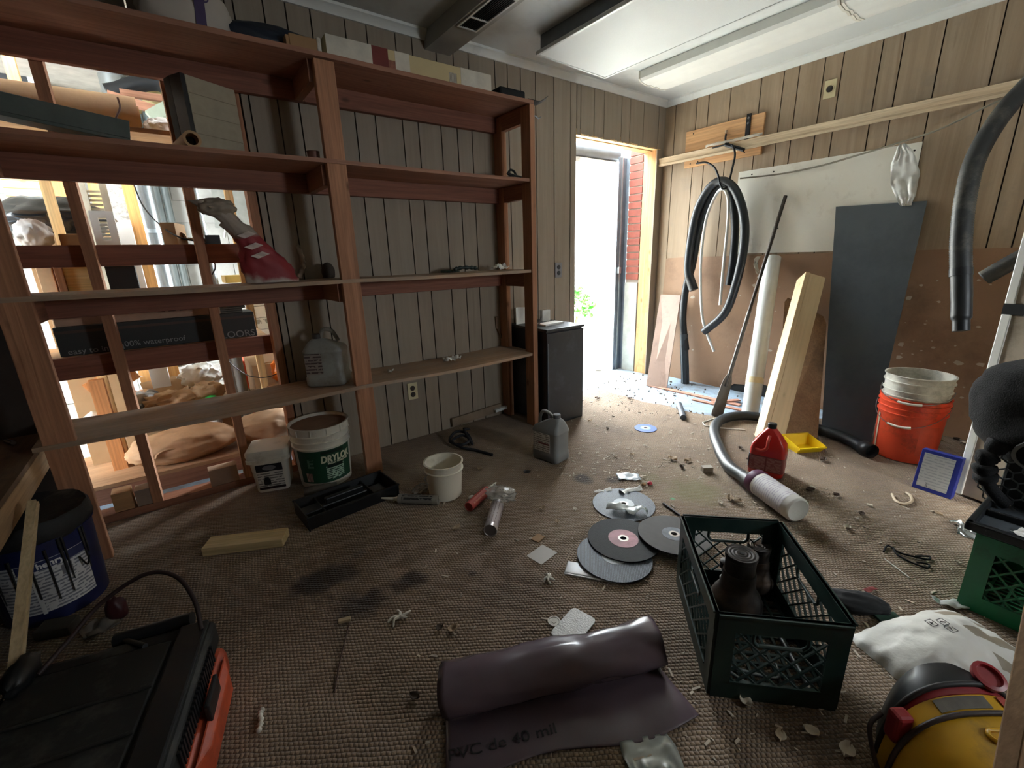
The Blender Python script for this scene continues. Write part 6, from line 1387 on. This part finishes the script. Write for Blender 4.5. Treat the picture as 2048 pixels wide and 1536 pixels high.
# flooring cartons on the low garage shelf
t = thing('flooring_carton', 'black carton of flooring printed easy to install and 100% waterproof', 'carton', (0, 0, 0))
xa_, xb_ = bk(108, 670, .15).x, bk(512, 655, .15).x; zt = bk(300, 640, .15).z
m_fc = M('carton_black', '#2c302f', .6, var=.06)
MB().box((xa_, .145, G1), (xb_, .34, zt)).build('carton', m_fc, t, bevel=.003)
m_fl = M('carton_letter', '#8f9390', .6)
text('easy to install', .037, m_fl, t, T(bk(126, 676, .1435).x, .1435, zt-.115) @ Rx(math.pi/2)); text('100% waterproof', .037, m_fl, t, T(bk(232, 665, .1435).x, .1435, zt-.105) @ Rx(math.pi/2)); text('FLOORS', .05, m_fl, t, T(bk(432, 668, .1435).x, .1435, zt-.115) @ Rx(math.pi/2), sx=1.0)
MB().box((xa_, .143, zt-.03), (xb_, .1448, zt-.018)).build('stripe', M('carton_stripe', '#4a3a33', .6), t)
t = thing('flooring_carton', 'second flooring carton with a pale printed side lying on the black one', 'carton', (0, 0, 0))
xc_ = bk(440, 620, .17).x
MB().box((xa_+.01, .155, zt+.001), (xc_, .335, zt+.075)).build('carton', M('carton_pale', '#a88f7b', .7), t, bevel=.003)
for i in range(3): MB().box((bk(313+i*22, 613, .155).x, .153, zt+.035), (bk(328+i*22, 613, .155).x, .1549, zt+.055)).build('print_mark', m_blackm, t)
for k in range(6):
    flatbox('vinyl_plank', 'dark vinyl plank end in the loose pile on the cartons, number %s from below' % ('one', 'two', 'three', 'four', 'five', 'six')[k], 'plank', (xb_-.16+R.uniform(-.01, .01), .24), (.24, .16, .009), 0, M('vinyl_plank', '#4a4a3f', .5), zt+.001+k*.0105, group='loose vinyl planks on the cartons')
for k in range(7):
    o, w_, h_ = gbox('tile_carton', ('lowest', 'second', 'third', 'fourth', 'fifth', 'sixth', 'topmost')[k]+' stone-patterned pack in the pale pile beside the cartons', 'pack', 503+2*(k % 2), 600, 556-3*(k % 3), 610, .62, .3, printed('tile_pack', '#d6d1c2', '#8f8a7c', 36, 'z', .55, scale=30) if k % 2 else M('pack_white', '#e2ddcf', .6), None)
    o.location.z = .55+k*.075; o.scale.z = .072/max(.01, o.dimensions.z)
gbox('pack_base', 'dark bench under the pale pile of packs', 'bench', 500, 690, 570, 740, .58, .4, m_card, 0)
o = bpy.data.objects['pack_base']; o.scale.z = .548/o.dimensions.z
gbox('yellow_sheet_box', 'flat yellow box on the pale pile of packs', 'box', 460, 598, 540, 612, .7, .25, M('box_yellow', '#d8b964', .6), None); bpy.data.objects['yellow_sheet_box'].location.z = .55+7*.075
# lower pile behind the lowest shelf
def lump(name, label, cat, px, Y, rad, seed, mat, zc, amp=.15, cr_=.15, fl_=None):
    a = bk(px[0], px[1], Y); return base(blob(rad, seed, amp, 2.6, 4, fl_ if fl_ is not None else -rad[2]*.8, cr_), name, mat, (a.x, Y, zc if zc is not None else a.z), label, cat, smooth=60)
gbox('timber_chest', 'low brown chest carrying the rubbish pile in the garage', 'chest', 240, 800, 470, 900, 1.0, .5, m_card, 0); o = bpy.data.objects['timber_chest']; o.scale.z = .26/o.dimensions.z
base(MB().box((-.18, -.12, 0), (.18, .12, .012)), 'cardboard_sheet', m_card, T(bk(355, 765, .95).x, 1.0, .40) @ Rx(.5) @ Rz(.2), 'torn brown cardboard sheet lying on the garage pile', 'cardboard')
base(MB().box((-.15, -.1, 0), (.15, .1, .02)), 'white_board_piece', m_paper, T(bk(330, 735, 1.1).x, 1.2, .52) @ Rx(.8) @ Ry(.3), 'white board piece tilted on the garage pile', 'board')
base(MB().box((-.14, -.1, 0), (.14, .1, .012)), 'grey_board_piece', M('board_grey', '#8b857c', .7), T(bk(360, 720, 1.1).x, 1.25, .58) @ Rx(.9) @ Ry(-.5), 'grey board piece tilted beside the white one', 'board')
lump('crumpled_paper', 'big crumpled sheet of white paper on the garage pile', 'paper', (400, 745), 1.0, (.12, .08, .09), 51, m_paper, .45, .2, .3)
lump('brown_paper_bag', 'brown crumpled paper bag on the garage pile beside the white paper', 'bag', (410, 770), .8, (.1, .07, .07), 52, m_kraft, .38, .2, .25)
lump('metal_pot', 'shiny metal pot lying on its side in the garage pile', 'pot', (285, 775), .9, (.09, .08, .08), 53, M('pot_steel', '#8d8a8a', .2, .9), .36, .03, 0)
lump('dark_helmet', 'dark shiny round object behind the pile near the stud', 'helmet', (225, 765), 1.0, (.08, .08, .06), 54, m_black, .46, .05, 0)
lump('white_bundle', 'white cloth bundle low in the garage pile', 'cloth', (245, 810), .75, (.1, .07, .07), 55, m_paper, .30, .2, .2)
lump('grey_ball', 'pale grey rounded bundle beside the brown upright', 'bundle', (183, 815), .5, (.07, .06, .08), 56, M('bundle_grey', '#b5b7b2', .6), .36, .08, .05)
lump('pink_rag', 'pinkish brown rag spread in the garage pile', 'rag', (240, 775), .95, (.12, .08, .05), 57, M('rag_pink', '#a2705a', .8), .38, .2, .3)
base(MB().box((-.03, 0, 0), (.03, .05, .62)), 'short_upright', W('stud_orange', '#c07a42', '#d8935a', 'z'), (bk(200, 800, .42).x, .44, 0), 'short orange timber upright in front of the garage pile', 'stud')
base(MB().bar((bk(165, 760, .5).x, .62, .52), (bk(210, 740, .5).x+.1, .66, .62), .02, .12), 'slanted_board', W('stud_orange', '#c07a42', '#d8935a', 'z'), (0, 0, 0), 'slanted orange board beside the short upright', 'board')
# orange tools at the right of the lower gap
o, w_, h_ = gbox('orange_tool_case', 'orange plastic tool case with a pale handle in the garage', 'case', 488, 718, 545, 790, 1.0, .2, M('case_bright_orange', '#d9542a', .45), 0)
MB().tube(crom([(-.06, -.02, h_*.55), (-.03, -.05, h_*.62), (.03, -.05, h_*.62), (.06, -.02, h_*.7)]), .014, 8).build('handle', m_whitep, o, smooth=60)
lump('orange_bag', 'orange plastic bag bulging beside the last stud', 'bag', (563, 745), .55, (.06, .05, .09), 58, M('bag_orange', '#e07a22', .4), .50, .15, .2)
gbox('ribbed_white_box', 'white ribbed box standing behind the orange bag', 'box', 533, 700, 575, 735, 1.2, .15, printed('rib_white', '#dcdad4', '#9aa0a8', 50, 'x', .7, scale=2), 0)
gbox('bag_stand', 'brown carton under the orange bag', 'carton', 540, 770, 580, 840, .5, .12, m_card, 0); o = bpy.data.objects['bag_stand']; o.scale.z = .42/o.dimensions.z
base(MB().tube(crom([bk(457, 722, .135), bk(475, 738, .14), bk(500, 752, .142), bk(535, 754, .142), bk(570, 740, .11)]), .003, 6), 'slack_cable', m_black, (0, 0, 0), 'black cord drooping between the last two studs', 'cord', smooth=60)
base(MB().cyl((0, 0, 0), (0, 0, .62), .03, n=14), 'grey_post', M('post_grey', '#6f6a60', .6), (bk(482, 760, .6).x, .6, 0), 'dark grey post standing beside the orange tool case', 'post', smooth=50)
# lowest gap
base(MB().box((-.62, 0, 0), (.4, .55, .02)), 'plywood_base', W('ply_base', '#a37b58', '#b98f69', 'x', knots=False), (-3.86, .25, .085), 'sheet of plywood raised on strips behind the bottom plate', 'plywood')
for i, y in enumerate((.22, .7)): base(MB().box((-.6, 0, 0), (.38, .06, .084)), 'support_strip', m_lum_x, (-3.86, y+.03, 0), ('front timber strip under the raised plywood', 'rear timber strip under the raised plywood')[i], 'strip')
t = thing('brown_sack', 'full brown paper sack slumped on the raised plywood behind the bottom plate', 'sack', (bk(385, 905, .42).x-.02, .40, .106+.085))
b = blob((.27, .14, .10), 61, .10, 2.0, 5, -.085, .05, 6); b.build('sack', M('sack_brown', '#b48a63', .75, var=.12, scale=5, dirt='#8c6a4b', dirtamt=.3), t, smooth=80)
MB().tube(crom([(-.08+.06*math.cos(a), -.125, -.015+.04*math.sin(a)) for a in (0, .8, 1.6, 2.4, 3.1)]), .008, 6).build('fold', M('sack_brown', '#b48a63', .75), t, smooth=60)
lump('brown_sack', 'second brown sack lying behind the white tub', 'sack', (540, 872), .42, (.2, .13, .1), 62, M('sack_tan', '#a27f5e', .75, var=.12), .10+.08, .1, .12)
lump('crumpled_kraft', 'crumpled kraft paper heap behind the full brown sack', 'paper', (365, 850), .8, (.17, .1, .09), 63, m_kraft, .335, .2, .35)
lump('clear_bag', 'clear crinkled bag on the second brown sack', 'bag', (510, 838), .6, (.07, .06, .08), 64, M('bag_clear2', '#b9a184', .2, alpha=.7), .31, .2, .3)
lump('red_brown_paper', 'reddish crumpled paper by the last stud', 'paper', (562, 838), .6, (.08, .06, .07), 65, M('paper_red', '#b5704e', .8), .33, .2, .35)
t = thing('green_bottle', 'bright green round bottle cap rising behind the brown sacks', 'bottle', (bk(432, 840, .72).x, .74, .0))
MB().lathe([(.035, 0), (.035, .30), (0, .30)], 18).build('body', m_whitep, t); MB().lathe([(.036, .30), (.038, .33), (.03, .36), (0, .37)], 18).build('cap', M('cap_green', '#24b04a', .4), t, smooth=50)
gbox('grey_slab', 'dark grey slab behind the green cap', 'slab', 442, 820, 500, 850, 1.2, .1, M('slab_grey', '#52575a', .6), 0)
t = thing('white_bucket', 'white plastic bucket standing on the raised plywood behind the first stud', 'bucket', (bk(250, 895, .66).x, .70, .106)); MB().lathe([(0, 0), (.075, 0), (.088, .2), (.092, .2), (.092, .21), (0, .21)], 24).build('body', m_whitep, t, smooth=40)
gbox('tan_carton', 'small tan carton on the bottom plate between the studs', 'carton', 418, 935, 478, 968, .01, .07, M('carton_tan', '#a98b74', .7), .0405, rot=0)
gbox('wood_offcut', 'sawn timber offcut lying on the bottom plate beside the first stud', 'offcut', 222, 985, 265, 1008, .012, .08, W('offcut_tan', '#a07850', '#b78d62', 'x'), .0405)
gbox('grey_offcut', 'grey flat offcut lying on the bottom plate beside the sawn offcut', 'offcut', 268, 978, 310, 992, .012, .08, M('offcut_grey', '#8d7a6b', .8), .0405)

# ------------------------------------------------------------------ green shrub in the yard
c = pl(1168, 655, 2, -.01); d_ = Vector((c.x-CPOS.x, c.y-CPOS.y, 0)).normalized()
t = thing('shrub', 'bright green leafy shrub growing beside the doorway outside', 'shrub', (c.x-.12, c.y+.1, -.01))
m_lf = M('leaf_green', '#357d1e', .5, var=.35, scale=4)
b = MB()
for k in range(9):
    a = R.uniform(0, 6.28); b.tube(crom([(0, 0, 0), (.1*math.cos(a), .1*math.sin(a), .25), (.28*math.cos(a), .28*math.sin(a), .5+.1*R.random())]), [.012]*8+[.008]*8+[.004], 6)
b.build('stems', M('stem_green', '#5d6b32', .7), t, smooth=60)
lf0 = None
for k in range(170):
    a, ph, rr_ = R.uniform(0, 6.28), R.uniform(-.6, 1.4), R.uniform(.6, 1)
    p = Vector((.33*rr_*math.cos(a)*math.cos(ph), .33*rr_*math.sin(a)*math.cos(ph), .34+.33*rr_*math.sin(ph)))
    if lf0 is None:
        lf0 = leafmesh(3, .12, .045).build('leaf', m_lf, t, smooth=60); o = lf0
    else: o = lf0.copy(); C.objects.link(o)
    o.location = p; o.rotation_euler = (R.uniform(-.9, .9), R.uniform(-.9, .9), R.uniform(0, 6.28)); s = R.uniform(.7, 1.3); o.scale = (s, s, s)
for i, (px, py, s, mt) in enumerate(((1230, 640, .07, 'brick_red'), (1215, 700, .05, None), (1222, 685, .06, None))):
    p = fl(px, py, -.01); base(blob((s, s*.7, s*.5), 70+i, .2, 2.5, 3, -s*.3), 'rubble_piece', MATS[mt] if mt else m_card, (p.x, p.y, -.01+s*.35), ('red brick fragment lying in the bright yard', 'pale rubble lump just outside the doorway', 'brown rubble lump beyond the pale one outside')[i], 'rubble')
base(MB().lathe([(.0, 0), (.06, 0), (.065, .03), (.05, .05), (0, .04)], 18), 'crushed_cup', M('cup_clear', '#cfd2d0', .3), T(fl(1197, 738)+Vector((0, 0, .001))), 'crushed pale cup lying on the doorway concrete', 'cup', smooth=50)
